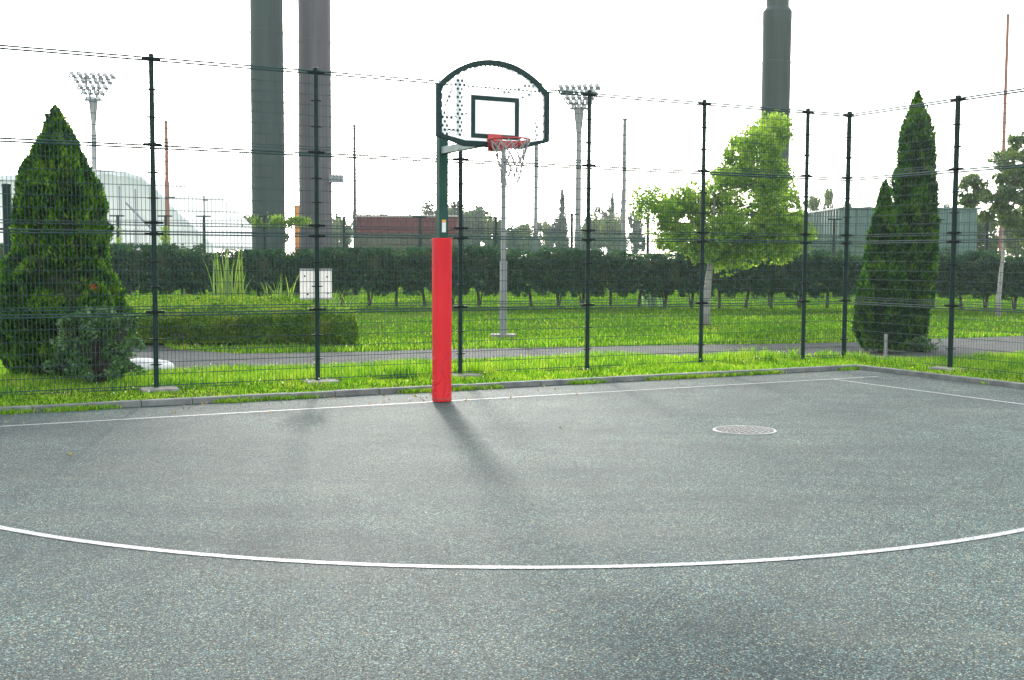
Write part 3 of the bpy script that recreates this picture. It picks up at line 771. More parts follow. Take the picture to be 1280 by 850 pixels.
b3 = gnd(118, 481, LZ)
shrub('leafy_shrub', b3, [(-.1,0,.38,.40,.35,.30), (.22,0,.74,.36,.3,.22), (-.22,.1,.80,.30,.3,.17), (.12,-.05,.25,.42,.35,.20), (.46,.05,.52,.22,.2,.14), (-.42,0,.58,.22,.2,.16), (.05,0,.98,.26,.2,.10), (.52,0,.86,.16,.15,.10), (-.5,0,.25,.2,.2,.1), (.5,0,.2,.2,.2,.1)], 12000, M['shrub'], 'loose grey green shrub in front of the pyramid conifer, touching the fence', .05, thr=.02)
b4 = gnd(1158, 440, LZ)
shrub('weedy_shrub', b4, [(0,0,.15,.3,.25,.16), (-.45,0,.12,.3,.2,.12)], 2200, M['shrub'], 'low weeds spreading at the foot of the tall slim conifer', .045, 'weeds')
# little red bloom in the left conifer
fl = far(117, 358, b0.y-.78); o = leaves('red_bloom', np.array([fl])+RNG.normal(0,.02,(26,3)), .03, M['redflower']); tag(o, 'small dark red bloom among the pyramid conifer branches', 'flower')

# white rock added to stand for a bright sunlit patch by the path
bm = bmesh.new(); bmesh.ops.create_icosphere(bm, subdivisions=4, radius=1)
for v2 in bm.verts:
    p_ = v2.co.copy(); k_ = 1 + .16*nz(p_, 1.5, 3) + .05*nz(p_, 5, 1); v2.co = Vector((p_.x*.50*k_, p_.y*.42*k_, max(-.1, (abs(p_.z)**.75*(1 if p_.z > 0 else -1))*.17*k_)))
me = bpy.data.meshes.new('sunlit_patch_mound'); bm.to_mesh(me); bm.free(); me.materials.append(M['mound'])
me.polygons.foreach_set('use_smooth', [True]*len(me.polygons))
o = link(bpy.data.objects.new('sunlit_patch_mound', me)); o.location = gnd(176, 462, LZ); o.rotation_euler.z = -.05
tag(o, 'low white rock standing for sunlit ground beside the path, right of the loose shrub', 'mound')

# low azalea hedge
foot = [(-10.2,23.1),(-8.2,22.7),(-3.35,22.9),(-3.1,23.6),(-3.7,25.2),(-6.2,30.5),(-14,31.5),(-14.5,24)]
def foot_dist(x, y):
    d = np.full(x.shape, 1e9)
    for i in range(len(foot)):
        ax, ay = foot[i]; bx_, by_ = foot[(i+1)%len(foot)]; L2 = (bx_-ax)**2+(by_-ay)**2
        t = np.clip(((x-ax)*(bx_-ax)+(y-ay)*(by_-ay))/L2, 0, 1); d = np.minimum(d, np.hypot(x-ax-t*(bx_-ax), y-ay-t*(by_-ay)))
    return d
n = 400000; x = RNG.uniform(-14.5, -3, n); y = RNG.uniform(22.6, 31.5, n)
xe = []; ye = []
for i_, c_ in ((0,9000),(1,42000),(2,6000),(3,12000),(4,16000)):
    t_ = RNG.random(c_); a_, b_ = foot[i_], foot[i_+1]; j_ = RNG.normal(0, .06, (2,c_)); xe.append(a_[0]+(b_[0]-a_[0])*t_+j_[0]); ye.append(a_[1]+(b_[1]-a_[1])*t_+np.abs(j_[1])+.03)
x = np.concatenate([x]+xe); y = np.concatenate([y]+ye)
ok = inside(x, y, foot) & (x/y > -.5); x, y = x[ok], y[ok]; d = foot_dist(x, y)
w = np.where(d < .35, 1., np.clip(.34-.012*(y-23), .12, 1)); kp = RNG.random(len(x)) < w; x, y, d = x[kp], y[kp], d[kp]
top = .70*np.clip(1-(1-np.clip(d/.32,0,1))**2.4, 0, 1)**.5 + .17*noise_arr(x, y, 1.1, 3.) + .09*noise_arr(x, y, 3.8, 6.)
z = np.where(d < .35, top*RNG.random(len(x))**.6, top - .12*RNG.random(len(x))**2)
keep = z > .07
wob = noise_arr(x, z*1.6, 1.5, 3.); y = y + np.where(d < .5, .30*wob, 0)
P = np.stack([x, y, z+LZ], 1)[keep]
root = empty('low_hedge', (0,0,0)); tag(root, 'low flat topped azalea hedge with yellow green and reddish leaves between conifer and sign', 'hedge')
lv = leaves('foliage', P, .055, M['azalea'], root, .6, np.tile([0,-.1,.5], (len(P),1)), 1., .5)
cx_ = sum(p_[0] for p_ in foot)/8; cy_ = sum(p_[1] for p_ in foot)/8
k = MB(); k.prism([(cx_+(p_[0]-cx_)*.93, cy_+(p_[1]-cy_)*.92) for p_ in foot], 0, .46); k.build('shade_core', M['core'], root)  # added solid filler that keeps the gaps between leaves dark

# tall weeds
def weed(base, h, n, spread, label, wdt=.03, mat='weed', name='tall_weed', cat='weeds', plume=False, group=None):
    V = []; F = []
    for i in range(n):
        a = random.uniform(0, 6.28); L_ = h*random.uniform(.55,1); s0 = Vector((random.gauss(0,spread*.3), random.gauss(0,spread*.3), 0))
        out = Vector((math.cos(a), math.sin(a), 0)); side = Vector((-out.y, out.x, 0)); reach = spread*random.uniform(.3,1.2); b_ = len(V)
        for k in range(7):
            t = k/6; p_ = s0 + out*reach*t**1.6 + Vector((0,0,L_*(t*1.25 - .32*t**3)))
            w_ = wdt*(.4+.6*math.sin(math.pi*min(1,t*.85+.15)))*(1-t**3); V += [p_-side*w_/2, p_+side*w_/2]
        F += [(b_+2*k, b_+2*k+1, b_+2*k+3, b_+2*k+2) for k in range(6)]
    o = mesh_np(name, np.array([tuple(v2) for v2 in V]), np.array(F), M[mat]); o.location = base
    return tag(o, label, cat, group)
weed(far(287, 371, 32.) * Vector((1,1,0)) if False else Vector((far(287,371,32.).x, 32., LZ)), 2.35, 48, .55, 'tall arching reed like weeds rising behind the low hedge', .05)
weed(Vector((far(345,371,32.5).x, 32.5, LZ)), 1.5, 30, .6, 'shorter arching weeds behind the low hedge, right of the tall reeds', .045)
weed(Vector((far(418,385,27.).x, 27., LZ)), 1.25, 70, .8, 'arching grassy weeds beneath the white notice board', .035)
weed(Vector((far(815,352,43.2).x, 43.2, LZ)), 1.25, 26, .55, 'pale blue green spiky plant standing in the gap of the tall hedge', .09, 'pale_plant', 'spiky_plant', 'plant')

# ------------------------------------------------------------------ hedge of small clipped trees
HY = 42.
def hedge_tree(seed, h):
    root = empty('hedge_tree')
    t = MB()
    t.tube(limb_pts((0,0,-.05),(random.uniform(-.12,.12),0,1.1),.16), [.065,.055,.05,.045,.03], 7)
    if seed > 2: t.tube(limb_pts((.05,0,.1),(.25,.1,1.),.06), [.03,.028,.025,.02,.015], 6)
    t.build('trunk', M['bark_dark'], root, True)
    out = []; k = 0; n_ = 6500
    while k < n_:
        q = RNG.uniform(-1, 1, (2048,3)); 
        shell = np.max(np.abs(q)*np.array([1,1,1]), axis=1)
        P = q*np.array([.74,.64,.84]) + np.array([0,0,.47+h/2-.1])
        lum = np.array([nz(p, 1.6, seed*7.) + .5*nz(p, 4.5, seed*3.) for p in P])
        keep = (shell > .5) & (np.linalg.norm(q[:,:3], axis=1) < 1.22 + 1.5*lum) & (lum > -.55)
        out.append(P[keep]); k += keep.sum()
    P = np.concatenate(out); P = P[P[:,2] > .54 + .15*np.sin(P[:,0]*7+seed) + .08*np.sin(P[:,0]*17+seed*2)]
    leaves('crown', P, .085, M['hedge'], root, .6, np.tile([0,0,.2], (len(P),1)), 1., .5)
    c = MB(); c.box((0,0,1.40), (1.0,.72,.95)); c.build('light_block_core', M['core'], root, bevel=.2)  # added solid core, stops light passing through the crown
    return root
protos = [hedge_tree(s, 1.75) for s in (1,2,3,4)]
x = -22.0; i = 0; used = set()
while x < 25.:
    pr = i*7 % 4
    skip = abs(x - far(815,350,42).x) < .36
    if not skip:
        if pr not in used: o = protos[pr]; used.add(pr)
        else: o = copy_tree(protos[pr])
        o.location = (x, HY+random.uniform(-.15,.15), LZ-.02); o.rotation_euler.z = random.choice((0, math.pi)) + random.uniform(-.08,.08)
        s_ = random.uniform(.90,1.08); o.scale = (1, 1, s_*(1 if x < 8 else 1.0))
        tag(o, 'small clipped dark green tree in the tall hedge row across the park', 'tree', 'clipped trees of the tall hedge row')
    x += random.uniform(.86, 1.04); i += 1

# ------------------------------------------------------------------ young trees
TY = gnd(882, 407, LZ).y; tb = gnd(882, 407, LZ); ppm = FOC/TY
def blob(px, py, rx, ry, base, Y, dz=0., rd=None):
    c = far(px, py, Y); p_ = FOC/Y; return (c.x-base.x, dz, c.z-base.z, rx/p_, (rd or rx)/p_*.9, ry/p_)
def blobs_in(poly, k, r0, r1, base, Y, depth, seed):
    rs = random.Random(seed); out = []; xs_ = [p_[0] for p_ in poly]; ys_ = [p_[1] for p_ in poly]
    while len(out) < k:
        a, b_ = rs.uniform(min(xs_), max(xs_)), rs.uniform(min(ys_), max(ys_))
        if inside(np.array([a]), np.array([b_]), poly)[0]:
            r_ = rs.uniform(r0, r1); out.append(blob(a, b_, r_, r_*rs.uniform(.6,1.0), base, Y, rs.uniform(-depth, depth)))
    return out
yp = [(800,300),(788,268),(820,248),(860,238),(885,208),(912,178),(925,190),(945,150),(958,138),(975,150),(980,190),(988,235),(1000,270),(996,308),(950,326),(890,328),(835,326)]
bl = blobs_in(yp, 46, 14, 34, tb, TY, .9, 4) + [blob(872,250,40,26,tb,TY,.2), blob(905,225,22,26,tb,TY,-.2), blob(905,252,34,22,tb,TY,.5), blob(965,235,26,30,tb,TY,-.5), blob(860,262,34,24,tb,TY,.4), blob(990,250,16,22,tb,TY,0), blob(938,212,18,26,tb,TY,.2), blob(880,295,60,26,tb,TY,-.4), blob(950,300,46,24,tb,TY,-.4), blob(965,150,9,16,tb,TY), blob(960,180,13,18,tb,TY), blob(915,190,10,16,tb,TY), blob(835,270,26,18,tb,TY), blob(905,290,30,18,tb,TY), blob(965,285,26,18,tb,TY)]
broadleaf('young_tree', tb, bl, 78000, M['young'], 'young light green tree with an uneven crown and pale wrapped trunk right of the hoop', .12, 1.6, .072, 3., 'bark_wrap', thr=-.11, twigs=320)
rb = gnd(1248, 396, LZ); RY = rb.y
yp = [(1210,262),(1222,232),(1238,195),(1256,175),(1275,180),(1310,210),(1320,270),(1270,290),(1225,285)]
bl = blobs_in(yp, 40, 9, 22, rb, RY, .8, 9)
broadleaf('young_tree', rb, bl, 26000, M['grey_tree'], 'sparse young tree with grey green leaves at the right edge', .085, 1.9, .09, 6., 'bark_wrap', thr=-.18, twigs=170)

# ------------------------------------------------------------------ far trees
def far_proto(seed, mat, spire=False, n_=3200):
    """unit tree: 10 m tall, 8 m wide"""
    root = empty('distant_tree')
    t = MB(); t.tube([(0,0,-.1),(.1,0,3),(0,.1,7.5)], [.28,.2,.06], 7); t.build('trunk', M['bark'], root, True)
    if spire: bls = [(0,0,z_,r__,r__,1.4) for z_, r__ in ((2,2.0),(3.5,1.7),(5,1.4),(6.5,1.0),(8,.7),(9,.4))]
    else:
        rs = random.Random(seed); bls = [(0,0,5,2.6,2.6,2.6)]
        for k in range(9):
            a = rs.uniform(0,6.28); r__ = rs.uniform(1.0,2.4); z_ = rs.uniform(3,8.2)
            bls.append((r__*math.cos(a), r__*math.sin(a), z_, rs.uniform(.9,1.8), rs.uniform(.9,1.8), rs.uniform(.8,1.6)))
    out = []
    vol = np.array([b[3]*b[4]*b[5] for b in bls])**.8; cnt = (n_*vol/vol.sum()).astype(int)
    for b, c in zip(bls, cnt):
        k = 0
        while k < c:
            d = rand_dirs(512)*(RNG.random((512,1))**.4); P = d*np.array(b[3:6]) + np.array(b[:3])
            keep = np.array([nz(p, .8, seed) + .6*nz(p, 2., seed+5) > -.12 for p in P]); out.append(P[keep]); k += max(1, int(keep.sum()))
    P = np.concatenate(out); leaves('crown', P, .42, mat, root, .75, None, 1., .5)
    return root
FP = {'d1': far_proto(1, M['far_a']), 'd2': far_proto(2, M['far_a']), 'l1': far_proto(3, M['far_b']), 'l2': far_proto(4, M['far_b'], n_=2400), 's1': far_proto(5, M['far_a'], True)}
used = set()
KIND = {'d1': 'dark', 'd2': 'dark', 'l1': 'light', 'l2': 'light', 's1': 'spire'}
FT = [
 (572,250,34,125,'d2','distant wide dark tree between the hoop pole and the fence post beside it'),
 (742,264,26,140,'l1','low distant light tree behind the fence post beside the floodlight mast'),
 (640,272,26,135,'d1','low distant dark tree behind the lamp pole'),
 (668,274,24,130,'l2','low distant light tree behind the pole with the thicker foot'),
 (400,272,30,130,'d1','distant dark tree behind the foot of the grey brown column'),
 (466,270,30,135,'l1','low distant light tree behind the maroon container'),
 # px, top y, half width px, depth, kind, label
 (300,257,20,150,'d1','distant round dark tree just left of the dark green column'),
 (281,268,16,120,'l1','distant light tree above the tall reed weeds'),
 (345,262,22,130,'l1','distant light tree between the two big columns'),
 (318,276,22,125,'d2','distant dark tree at the foot of the dark green column'),
 (425,263,20,140,'l1','distant light tree just right of the grey brown column'),
 (452,259,16,150,'d2','distant dark tree over the left end of the maroon container'),
 (480,262,16,150,'l2','distant thin light tree over the roof of the maroon container'),
 (512,257,14,160,'d1','distant narrow dark tree over the maroon container'),
 (548,250,24,140,'d2','distant broad dark tree behind the hoop pole'),
 (590,244,34,130,'d1','largest distant dark tree, between hoop pole and lamp pole'),
 (617,262,20,125,'l1','distant light tree left of the lamp pole'),
 (655,280,22,140,'l2','low distant light tree right of the lamp pole'),
 (688,268,14,150,'d2','low distant dark tree beside the narrow spire'),
 (703,240,11,150,'s1','narrow distant spire shaped tree left of the thick floodlight mast'),
 (730,268,16,160,'d1','distant dark tree behind the thick floodlight mast'),
 (756,246,15,150,'d2','distant dark tree right of the fence post beside the floodlight mast'),
 (770,262,20,130,'l1','distant light tree left of the plain grey pole'),
 (766,243,7,155,'s1','thin distant spire tree left of the plain grey pole'),
 (778,242,6,150,'s1','thin distant spire tree directly behind the plain grey pole'),
 (797,254,16,150,'d1','distant dark tree half hidden by the young light green tree'),
 (1017,238,16,110,'l2','distant light green tree between two fence posts left of the corner'),
 (1037,228,15,110,'l2','taller distant light green tree just left of the corner post'),
 (1060,245,9,115,'l2','thin distant light green tree right behind the corner post'),
 (990,262,18,120,'l1','distant light tree behind the right side of the young tree'),
 (1185,240,16,150,'d1','distant dark tree behind the green shed, right of the tall slim conifer'),
 (1212,246,16,150,'d2','distant dark tree left of the sparse young tree'),
 (1235,252,24,90,'l1','mid distant light tree behind the sparse young tree'),
 (1275,244,26,90,'l1','mid distant light tree at the right edge beyond the sparse young tree'),
]
for px, ty, hw, Y, kd, lab in FT:
    if kd not in used: o = FP[kd]; used.add(kd)
    else: o = copy_tree(FP[kd])
    Y = Y*1.6 if Y > 100 else Y
    tp = far(px, ty, Y); o.location = (tp.x, Y, 0); o.rotation_euler.z = random.uniform(0,6.28)
    half = 2.0 if kd == 's1' else 3.9
    o.scale = (hw/FOC*Y/half,)*2 + (tp.z/(9.9 if kd == 's1' else 9.4),)
    tag(o, lab, 'tree', 'distant tree line')

# ------------------------------------------------------------------ far court fence with netting
FY = 62.
root = empty('court_fence', (0,FY,0)); tag(root, 'long fence with dark posts and thin green netting beyond the tall hedge', 'fence')
pxs = [60,147,207,255,330,430,525,620,715,810,905,975,1043,1110,1171,1235,1300]
X = [far(p_, 270, FY).x for p_ in pxs]
for i, x_ in enumerate(X):
    tz = far(0, 268, FY).z + (.2 if i in (8,) else 0)
    p = MB(); p.tube([(x_,0,-.1),(x_,0,tz)], .075, 8); po = p.build('post', M['fence'], root, True, autosmooth=True)
    p = MB(); p.bar((x_-.38,-.1,tz-.05),(x_+.38,-.1,tz-.05),.07,.07); p.build('cross_arm', M['fence'], po)
for i in range(len(X)-1):
    x0, x1 = X[i], X[i+1]
    w = MB(); n_ = max(2, int((x1-x0)/.25))
    for k in range(n_): w.bar((x0+(k+.5)*(x1-x0)/n_,.08,.1),(x0+(k+.5)*(x1-x0)/n_,.08,3.7),.012,.012)
    for z_ in (.1,.7,1.3,1.9,2.5,3.1,3.7): w.bar((x0,.08,z_),(x1,.08,z_),.02,.02)
    pn = w.build('mesh_panel', M['fence'], root)
    if 5 <= i <= 12:
        s = MB(); s.box(((x0+x1)/2,.14,2.0), (x1-x0-.06,.01,2.2)); s.build('netting', M['netting'], pn)

for px_, w_, y0_, y1_, lab in ((147,.22,285,330,'vine climbing the far fence post nearest the left conifer'),(207,.22,285,330,'vine climbing the far fence post behind the leftmost tall fence post'),(350,1.5,270,280,'flat green vine lying along the far fence in front of the big steel columns')):
    n_ = 900 if w_ < 1 else 2600; cz0, cz1 = far(0,y1_,FY-.2).z, far(0,y0_,FY-.2).z
    P = np.stack([far(px_,270,FY).x + RNG.normal(0, w_*.5, n_), FY-.2+RNG.normal(0,.12,n_), RNG.uniform(cz0, cz1, n_)+RNG.normal(0,.08,n_)], 1)
    keep = np.array([nz(p, 1.8, 3.) > -.15 for p in P]); o = leaves('climbing_vine', P[keep], .12, M['young'], None, .7); tag(o, lab, 'vine')
# ------------------------------------------------------------------ buildings
def wall_box(root, name, x0, x1, y0, y1, z0, z1, mat, rib=.3, depth=.06):
    """corrugated box walls: ribs are real folds"""
    pts = []
    def run(a, b, out):
        L_ = (Vector(b)-Vector(a)).length; k = max(1, int(L_/rib))
        for i in range(k):
            for t, o_ in ((0,0),(.28,0),(.36,1),(.64,1),(.72,0)):
                q = Vector(a).lerp(Vector(b), (i+t)/k); pts.append((q.x+out[0]*depth*o_, q.y+out[1]*depth*o_))
    run((x0,y0),(x1,y0),(0,-1)); run((x1,y0),(x1,y1),(1,0)); run((x1,y1),(x0,y1),(0,1)); run((x0,y1),(x0,y0),(-1,0))
    w = MB(); w.prism(pts, z0, z1); return w.build(name, mat, root)
Y = 80.; l_ = far(447,268,Y); r__ = far(571,270,Y)
root = empty('storage_container', ((l_.x+r__.x)/2, Y, 0)); tag(root, 'maroon corrugated storage building with a pale roof edge behind the hoop pole', 'building')
hw = (r__.x-l_.x)/2; wall_box(root, 'wall', -hw, hw, 0, 5, 0, l_.z-.18, M['maroon'])
p = MB(); p.box((0,2.5,l_.z-.1), (2*hw+.3,5.3,.16)); p.build('roof', M['roofwhite'], root, bevel=.02)
p = MB(); p.box((hw*.62,-.12,1.3),(1.1,.06,2.5)); p.build('door', M['frame_green'], root, bevel=.01)
Y = 88.; l_ = far(1052,260,Y); r__ = far(1222,260,Y)
root = empty('green_shed', ((l_.x+r__.x)/2, Y, 0)); tag(root, 'long green corrugated shed behind the tall slim conifer', 'building')
hw = (r__.x-l_.x)/2; wall_box(root, 'wall', -hw, hw, 0, 8, 0, l_.z-.1, M['shed_green'], .8, .1)
p = MB(); p.box((0,4,l_.z), (2*hw+.4,8.4,.14)); p.build('roof', M['shed_green'], root, bevel=.02)
Y = 100.; l_ = far(962,266,Y); r__ = far(1060,266,Y)
root = empty('grey_shed', ((l_.x+r__.x)/2, Y, 0)); tag(root, 'grey green low building just left of the corner post', 'building')
hw = (r__.x-l_.x)/2; wall_box(root, 'wall', -hw, hw, 0, 8, 0, l_.z-.1, worn('greygreen_sheet', (.14,.19,.16), (.2,.25,.21), .8, .6), .8, .08)
p = MB(); p.box((0,4,l_.z), (2*hw+.4,8.4,.14)); p.build('roof', M['hallgrey'], root, bevel=.02)
# white hall with curved roof
Y = 120.
root = empty('sports_hall', (0,Y,0)); tag(root, 'large white sports hall with a curved roof beyond the left conifer', 'building')
outl = [(-120,236),(0,226),(100,219),(130,218),(160,221),(180,227),(198,243),(222,268),(246,290),(268,312)]
pp = [far(a, b_, Y) for a, b_ in outl]
V = [(p_.x,0,p_.z) for p_ in pp] + [(pp[-1].x,0,0),(pp[0].x,0,0)]; nV = len(V)
wl = MB(); wl.add([(a[0],0,a[2]) for a in V] + [(a[0],30,a[2]) for a in V], [tuple(range(nV)), (nV-1,nV-2,2*nV-2,2*nV-1)]); wl.build('wall', M['hallwhite'], root)
rf = MB()
for i in range(len(pp)-1):
    a, b_ = pp[i], pp[i+1]; rf.bar((a.x,-.6,a.z+.12),(a.x,30,a.z+.12),.05,.05)
    rf.add([(a.x,-.8,a.z+.08),(b_.x,-.8,b_.z+.08),(b_.x,30.5,b_.z+.08),(a.x,30.5,a.z+.08),(a.x,-.8,a.z+.45),(b_.x,-.8,b_.z+.45),(b_.x,30.5,b_.z+.45),(a.x,30.5,a.z+.45)],
           [(0,1,2,3),(4,7,6,5),(0,4,5,1),(1,5,6,2),(2,6,7,3),(3,7,4,0)])
rfo = rf.build('roof', M['hallwhite'], root)
ri = MB()
for i in range(6, len(pp)-1):
    a, b_ = pp[i], pp[i+1]; ri.bar((a.x-3.0,-1.0,a.z-.9),(b_.x-3.0,-1.0,b_.z-.9),.18,.18)
for k in range(9):
    x_ = far(10+k*20, 250, Y).x; zt = np.interp(x_, [p_.x for p_ in pp], [p_.z for p_ in pp]) - 1; ri.bar((x_,-.15,0),(x_,-.15,zt),.14,.14)
ri.build('facade_rib', M['hallgrey'], root)
# orange post
q = far(371,258,66.); p = MB(); p.box((0,0,q.z/2), (.24,.24,q.z)); p.box((0,0,q.z+.03),(.30,.30,.06)); o = p.build('orange_post', M['orange'], bevel=.02); o.location = (q.x,66.,0); tag(o, 'orange square post standing between the two big steel columns', 'post')

# ------------------------------------------------------------------ giant columns
def column(px, wpx, Y, H, mat, label, neck=None, fit=False):
    c_ = far(px, 324, Y); r_ = wpx/FOC*Y/2; root = empty('steel_column', (c_.x, Y, 0)); tag(root, label, 'column')
    p = MB()
    if neck: p.lathe([(r_*1.01,-.1),(r_,neck-1.2),(r_*1.02,neck-1.15),(r_*1.02,neck-.3),(r_*.80,neck),(r_*.8,neck+12)], 40)
    else: p.lathe([(r_*1.02,-.1),(r_*.98,H)], 40)
    s = p.build('shaft', mat, root, True, autosmooth=True)
    z_ = 6.
    while z_ < min(H, 40):
        q = MB(); q.lathe([(r_*1.0,z_-.09),(r_*1.022,z_-.08),(r_*1.022,z_+.08),(r_*1.0,z_+.09)], 40); q.build('weld_band', mat, s, True, autosmooth=True); z_ += 9.3
    q = MB(); q.lathe([(r_*1.25,-.05),(r_*1.25,.5),(r_*1.02,.55)], 40); q.build('base_collar', M['concrete'], root)
    la = MB(); 
    a = R(-38); lx, ly = (r_+.18)*math.cos(a), (r_+.18)*math.sin(a)
    if fit:
        la.box((r_+.35,-.3,far(0,222,Y).z), (.9,.5,.5)); la.bar((r_-.1,-.3,far(0,222,Y).z),(r_+.4,-.3,far(0,222,Y).z),.12,.12); la.build('lamp_box', M['lamp_metal'], root, bevel=.03)
    return root
column(336, 40, 72, 40, M['stem_green'], 'left and darker green of the two giant round steel columns on the left')
column(395, 40, 75, 42, M['stem_grey'], 'right and browner grey of the two giant round steel columns on the left', fit=True)
nk = far(965, 9, 82).z
column(965.5, 35, 82, 40, M['stem_green'], 'giant round column behind the young tree, stepping to a narrower neck at its top', nk)

# ------------------------------------------------------------------ thin poles
def thin_pole(px, ty, wpx, Y, mat, label, arm=None, thick=None):
    t = far(px, ty, Y); r_ = wpx/FOC*Y/2
    p = MB(); pr_ = [(r_*1.15,-.1),(r_*1.05,t.z*.5),(r_*.9,t.z)]
    if thick: pr_ = [(r_*1.6,-.1),(r_*1.6,t.z*thick),(r_*1.05,t.z*thick+.2),(r_*.95,t.z)]
    p.lathe(pr_, 14); root = empty('utility_pole', (t.x,Y,0)); tag(root, label, 'pole'); po = p.build('shaft', mat, root, True, autosmooth=True)
    c = MB(); c.lathe([(r_*1.05,t.z-.02),(r_*1.05,t.z+.1),(r_*.4,t.z+.14)], 12); c.build('cap', M['pole_dark'], root)
    for z_ in (arm or []):
        q = MB(); zz_ = far(px, z_, Y).z; q.bar((-r_*1.0,-r_-.03,zz_),(r_*5,-r_-.03,zz_),.12,.12); q.build('bracket', M['pole_dark'], po)
    return root
thin_pole(207.5, 153, 4.2, 90, M['pole_rust'], 'thin rusty pole just right of the leftmost tall fence post', (178,247))
thin_pole(443, 158, 4.2, 85, M['pole_dark'], 'plain thin pole rising behind the maroon container', None)
thin_pole(670.5, 155, 5.2, 75, M['pole_grey'], 'grey pole with a thicker foot seen below the right end of the backboard', None, .28)
thin_pole(781, 150, 5.2, 88, M['pole_grey'], 'plain grey pole left of the young light green tree')
thin_pole(1260, 20, 4.0, 80, M['pole_rust'], 'very tall rusty red pole rising through the sparse young tree')
thin_pole(255, 247, 1.8, 90, M['pole_dark'], 'short slender dark pole left of the dark green column', (250,))

# lamp pole in the lawn
lb = gnd(629, 422, LZ); LY = lb.y
root = empty('street_lamp', lb); tag(root, 'grey park lamp pole on a concrete pad seen through the basketball net', 'street lamp')
p = MB(); zt = far(632,328,LY).z-LZ; zt2 = far(632,112,LY).z-LZ
p.lathe([(.078,0),(.078,zt),(.056,zt+.04),(.045,zt2)], 16); po = p.build('pole', M['pole_grey'], root, True, autosmooth=True)
p = MB(); p.lathe([(.085,zt-.04),(.085,zt+.03)], 16); p.build('collar', M['lamp_metal'], po)
p = MB(); p.box((0,0,.03),(.55,.45,.10)); p.build('base_pad', M['concrete'], root, bevel=.015)
p = MB(); p.bar((0,0,zt2-.1),(.45,0,zt2+.08),.05,.05); p.build('arm', M['lamp_metal'], root)
p = MB(); p.box((.62,0,zt2+.10),(.42,.18,.09)); hd = p.build('lamp_head', M['lamp_metal'], root, bevel=.03)
p = MB(); p.box((.62,0,zt2+.052),(.32,.13,.02)); p.build('lens', M['glass'], hd)

# ------------------------------------------------------------------ floodlight masts
def flood(px, ytop, ybot, wtop, wbot, polepx, Y, rows, cols, tilt, label, rot):
    t = far(px, ytop, Y); bt = far(px, ybot, Y); k_ = Y/FOC; root = empty('floodlight_mast', (t.x, Y, 0), rot); tag(root, label, 'floodlight')
    r_ = polepx*k_/2; p = MB(); p.lathe([(r_*1.35,-.1),(r_*1.0,bt.z-3.2),(r_*1.0,bt.z-2.6),(r_*1.9,bt.z-.4),(r_*2.0,bt.z)], 20); p.build('mast', M['pole_grey'], root, True, autosmooth=True)
    H = t.z-bt.z; rk = MB(); h_ = (wtop*k_)/2; hb = (wbot*k_)/2
    for i in range(rows):
        f = i/(rows-1); w_ = hb+(h_-hb)*f; z_ = bt.z+.1+H*f
        for yy in (-.45-.5*f, .45+.5*f): rk.bar((-w_,yy,z_),(w_,yy,z_),.10,.10)
        for s in (-1,1): rk.bar((s*w_,-.45-.5*f,z_),(s*w_,.45+.5*f,z_),.08,.08)
        n_ = cols[i]
        for c_ in range(n_):
            x_ = -w_+2*w_*(c_+.5)/n_
            for sy in (-1,1):
                L = MB(); yb = sy*(.62+.5*f)
                Mx = Matrix.Rotation(sy*R(22), 4, 'X')
                L.box((x_, yb, z_+.14), (.46,.28,.34), Mx); lm = L.build('lamp', M['lamp_metal'], root, bevel=.05)
                if sy < 0:
                    g_ = MB(); g_.box((x_, yb-.16, z_+.12), (.38,.02,.27), Mx); g_.build('glass', M['glass'], lm)
    for s in (-1,-.33,.33,1):
        for yy in (-1,1): rk.bar((s*hb,yy*.45,bt.z),(s*h_,yy*.95,t.z),.10,.10)
    for s in (-.5,.1,.6): rk.bar((s*h_,0,t.z),(s*h_,0,t.z+.8),.09,.09)
    rk.build('rack', M['lamp_metal'], root); return root
flood(116, 97, 126, 54, 18, 5.6, 135, 5, (3,4,5,6,7), 0, 'floodlight mast with a fan shaped lamp rack above the left conifer', .25)
flood(724, 112, 137, 52, 20, 6.5, 125, 5, (3,4,5,6,7), 0, 'floodlight mast with a fan shaped lamp rack right of the backboard', -.1)

# ------------------------------------------------------------------ fence post at the far left edge
Y = 24.; q = far(8, 232, Y); root = empty('gate_post', (q.x, Y, 0)); tag(root, 'thick dark steel post with side rails at the left edge of the photo', 'post')
p = MB(); p.lathe([(.085,-.05),(.085,q.z-.02),(.095,q.z-.02),(.095,q.z+.03),(.02,q.z+.05)], 16); p.build('shaft', M['fence'], root, True, autosmooth=True)
p = MB()
for y_ in (286, 336, 350): zz_ = far(8,y_,Y).z; p.bar((-1.2,0,zz_),(-.08,0,zz_),.035,.035)
p.build('rail', M['fence'], root)

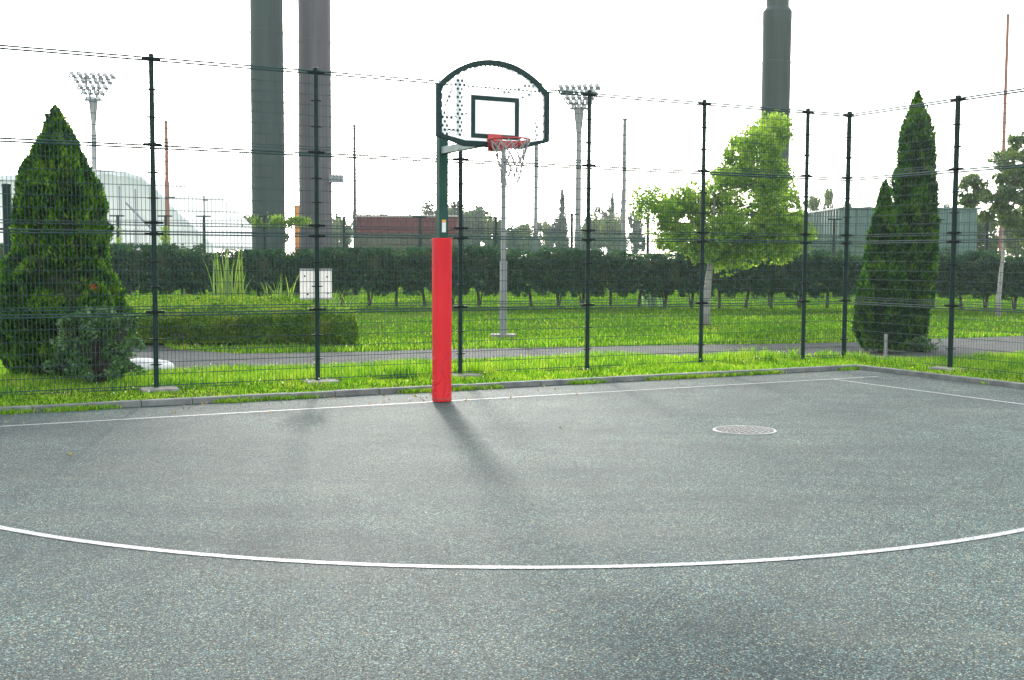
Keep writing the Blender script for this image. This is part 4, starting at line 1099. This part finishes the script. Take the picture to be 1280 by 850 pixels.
# ------------------------------------------------------------------ haze
hz = MB(); hz.box((0, 150, 24), (1000, 360, 52)); ho = hz.build('haze', None or bpy.data.materials.new('haze_air')); tag(ho, kind='stuff')
m = ho.data.materials[0]; m.use_nodes = True; nt = m.node_tree
nt.nodes.remove(nt.nodes['Principled BSDF']); pv = nt.nodes.new('ShaderNodeVolumePrincipled')
pv.inputs['Color'].default_value = (.92,.95,.96,1); pv.inputs['Density'].default_value = .0004; pv.inputs['Anisotropy'].default_value = .1
nt.links.new(pv.outputs[0], nt.nodes['Material Output'].inputs['Volume'])
HAZE = True
if not HAZE: bpy.data.objects.remove(ho)

# ------------------------------------------------------------------ light and camera
SUN_EL, SUN_AZ = R(21.5), R(-8.6)     # azimuth from +Y, towards -X
w = bpy.data.worlds.new('World'); sc.world = w; w.use_nodes = True; nt = w.node_tree
sky = nt.nodes.new('ShaderNodeTexSky'); sky.sky_type = 'NISHITA'; sky.sun_disc = False
sky.sun_elevation = SUN_EL; sky.sun_rotation = SUN_AZ; sky.air_density = 1.0; sky.dust_density = 1.2; sky.ozone_density = 1.0; sky.altitude = 50
hs = nt.nodes.new('ShaderNodeHueSaturation'); hs.inputs['Saturation'].default_value = .3
nt.links.new(sky.outputs[0], hs.inputs['Color']); nt.links.new(hs.outputs[0], nt.nodes['Background'].inputs[0])
nt.nodes['Background'].inputs[1].default_value = .15
sd = bpy.data.lights.new('sun', 'SUN'); sd.energy = 1.25; sd.angle = R(5); sd.color = (1, .96, .88)
so = bpy.data.objects.new('sun', sd); COL.objects.link(so)
dirv = Vector((math.sin(SUN_AZ)*math.cos(SUN_EL), math.cos(SUN_AZ)*math.cos(SUN_EL), math.sin(SUN_EL)))
so.rotation_euler = dirv.to_track_quat('Z', 'Y').to_euler()
cd = bpy.data.cameras.new('camera'); cam = bpy.data.objects.new('camera', cd); COL.objects.link(cam); sc.camera = cam
cd.sensor_width = 36; cd.lens = 36*FOC/1280; cd.clip_start = .05; cd.clip_end = 3000
cam.matrix_world = Matrix.Translation((0,0,CAMH)) @ Matrix.Rotation(R(90)-PITCH, 4, 'X') @ Matrix.Rotation(ROLL, 4, 'Z')
vs_ = sc.view_settings; vs_.view_transform = 'Standard'; vs_.look = 'None'; vs_.gamma = 1; vs_.exposure = 1.95
sc.render.resolution_x, sc.render.resolution_y = 1024, 680
sc.cycles.volume_bounces = 0; sc.cycles.max_bounces = 6; sc.cycles.transparent_max_bounces = 12
sc.cycles.use_denoising = True
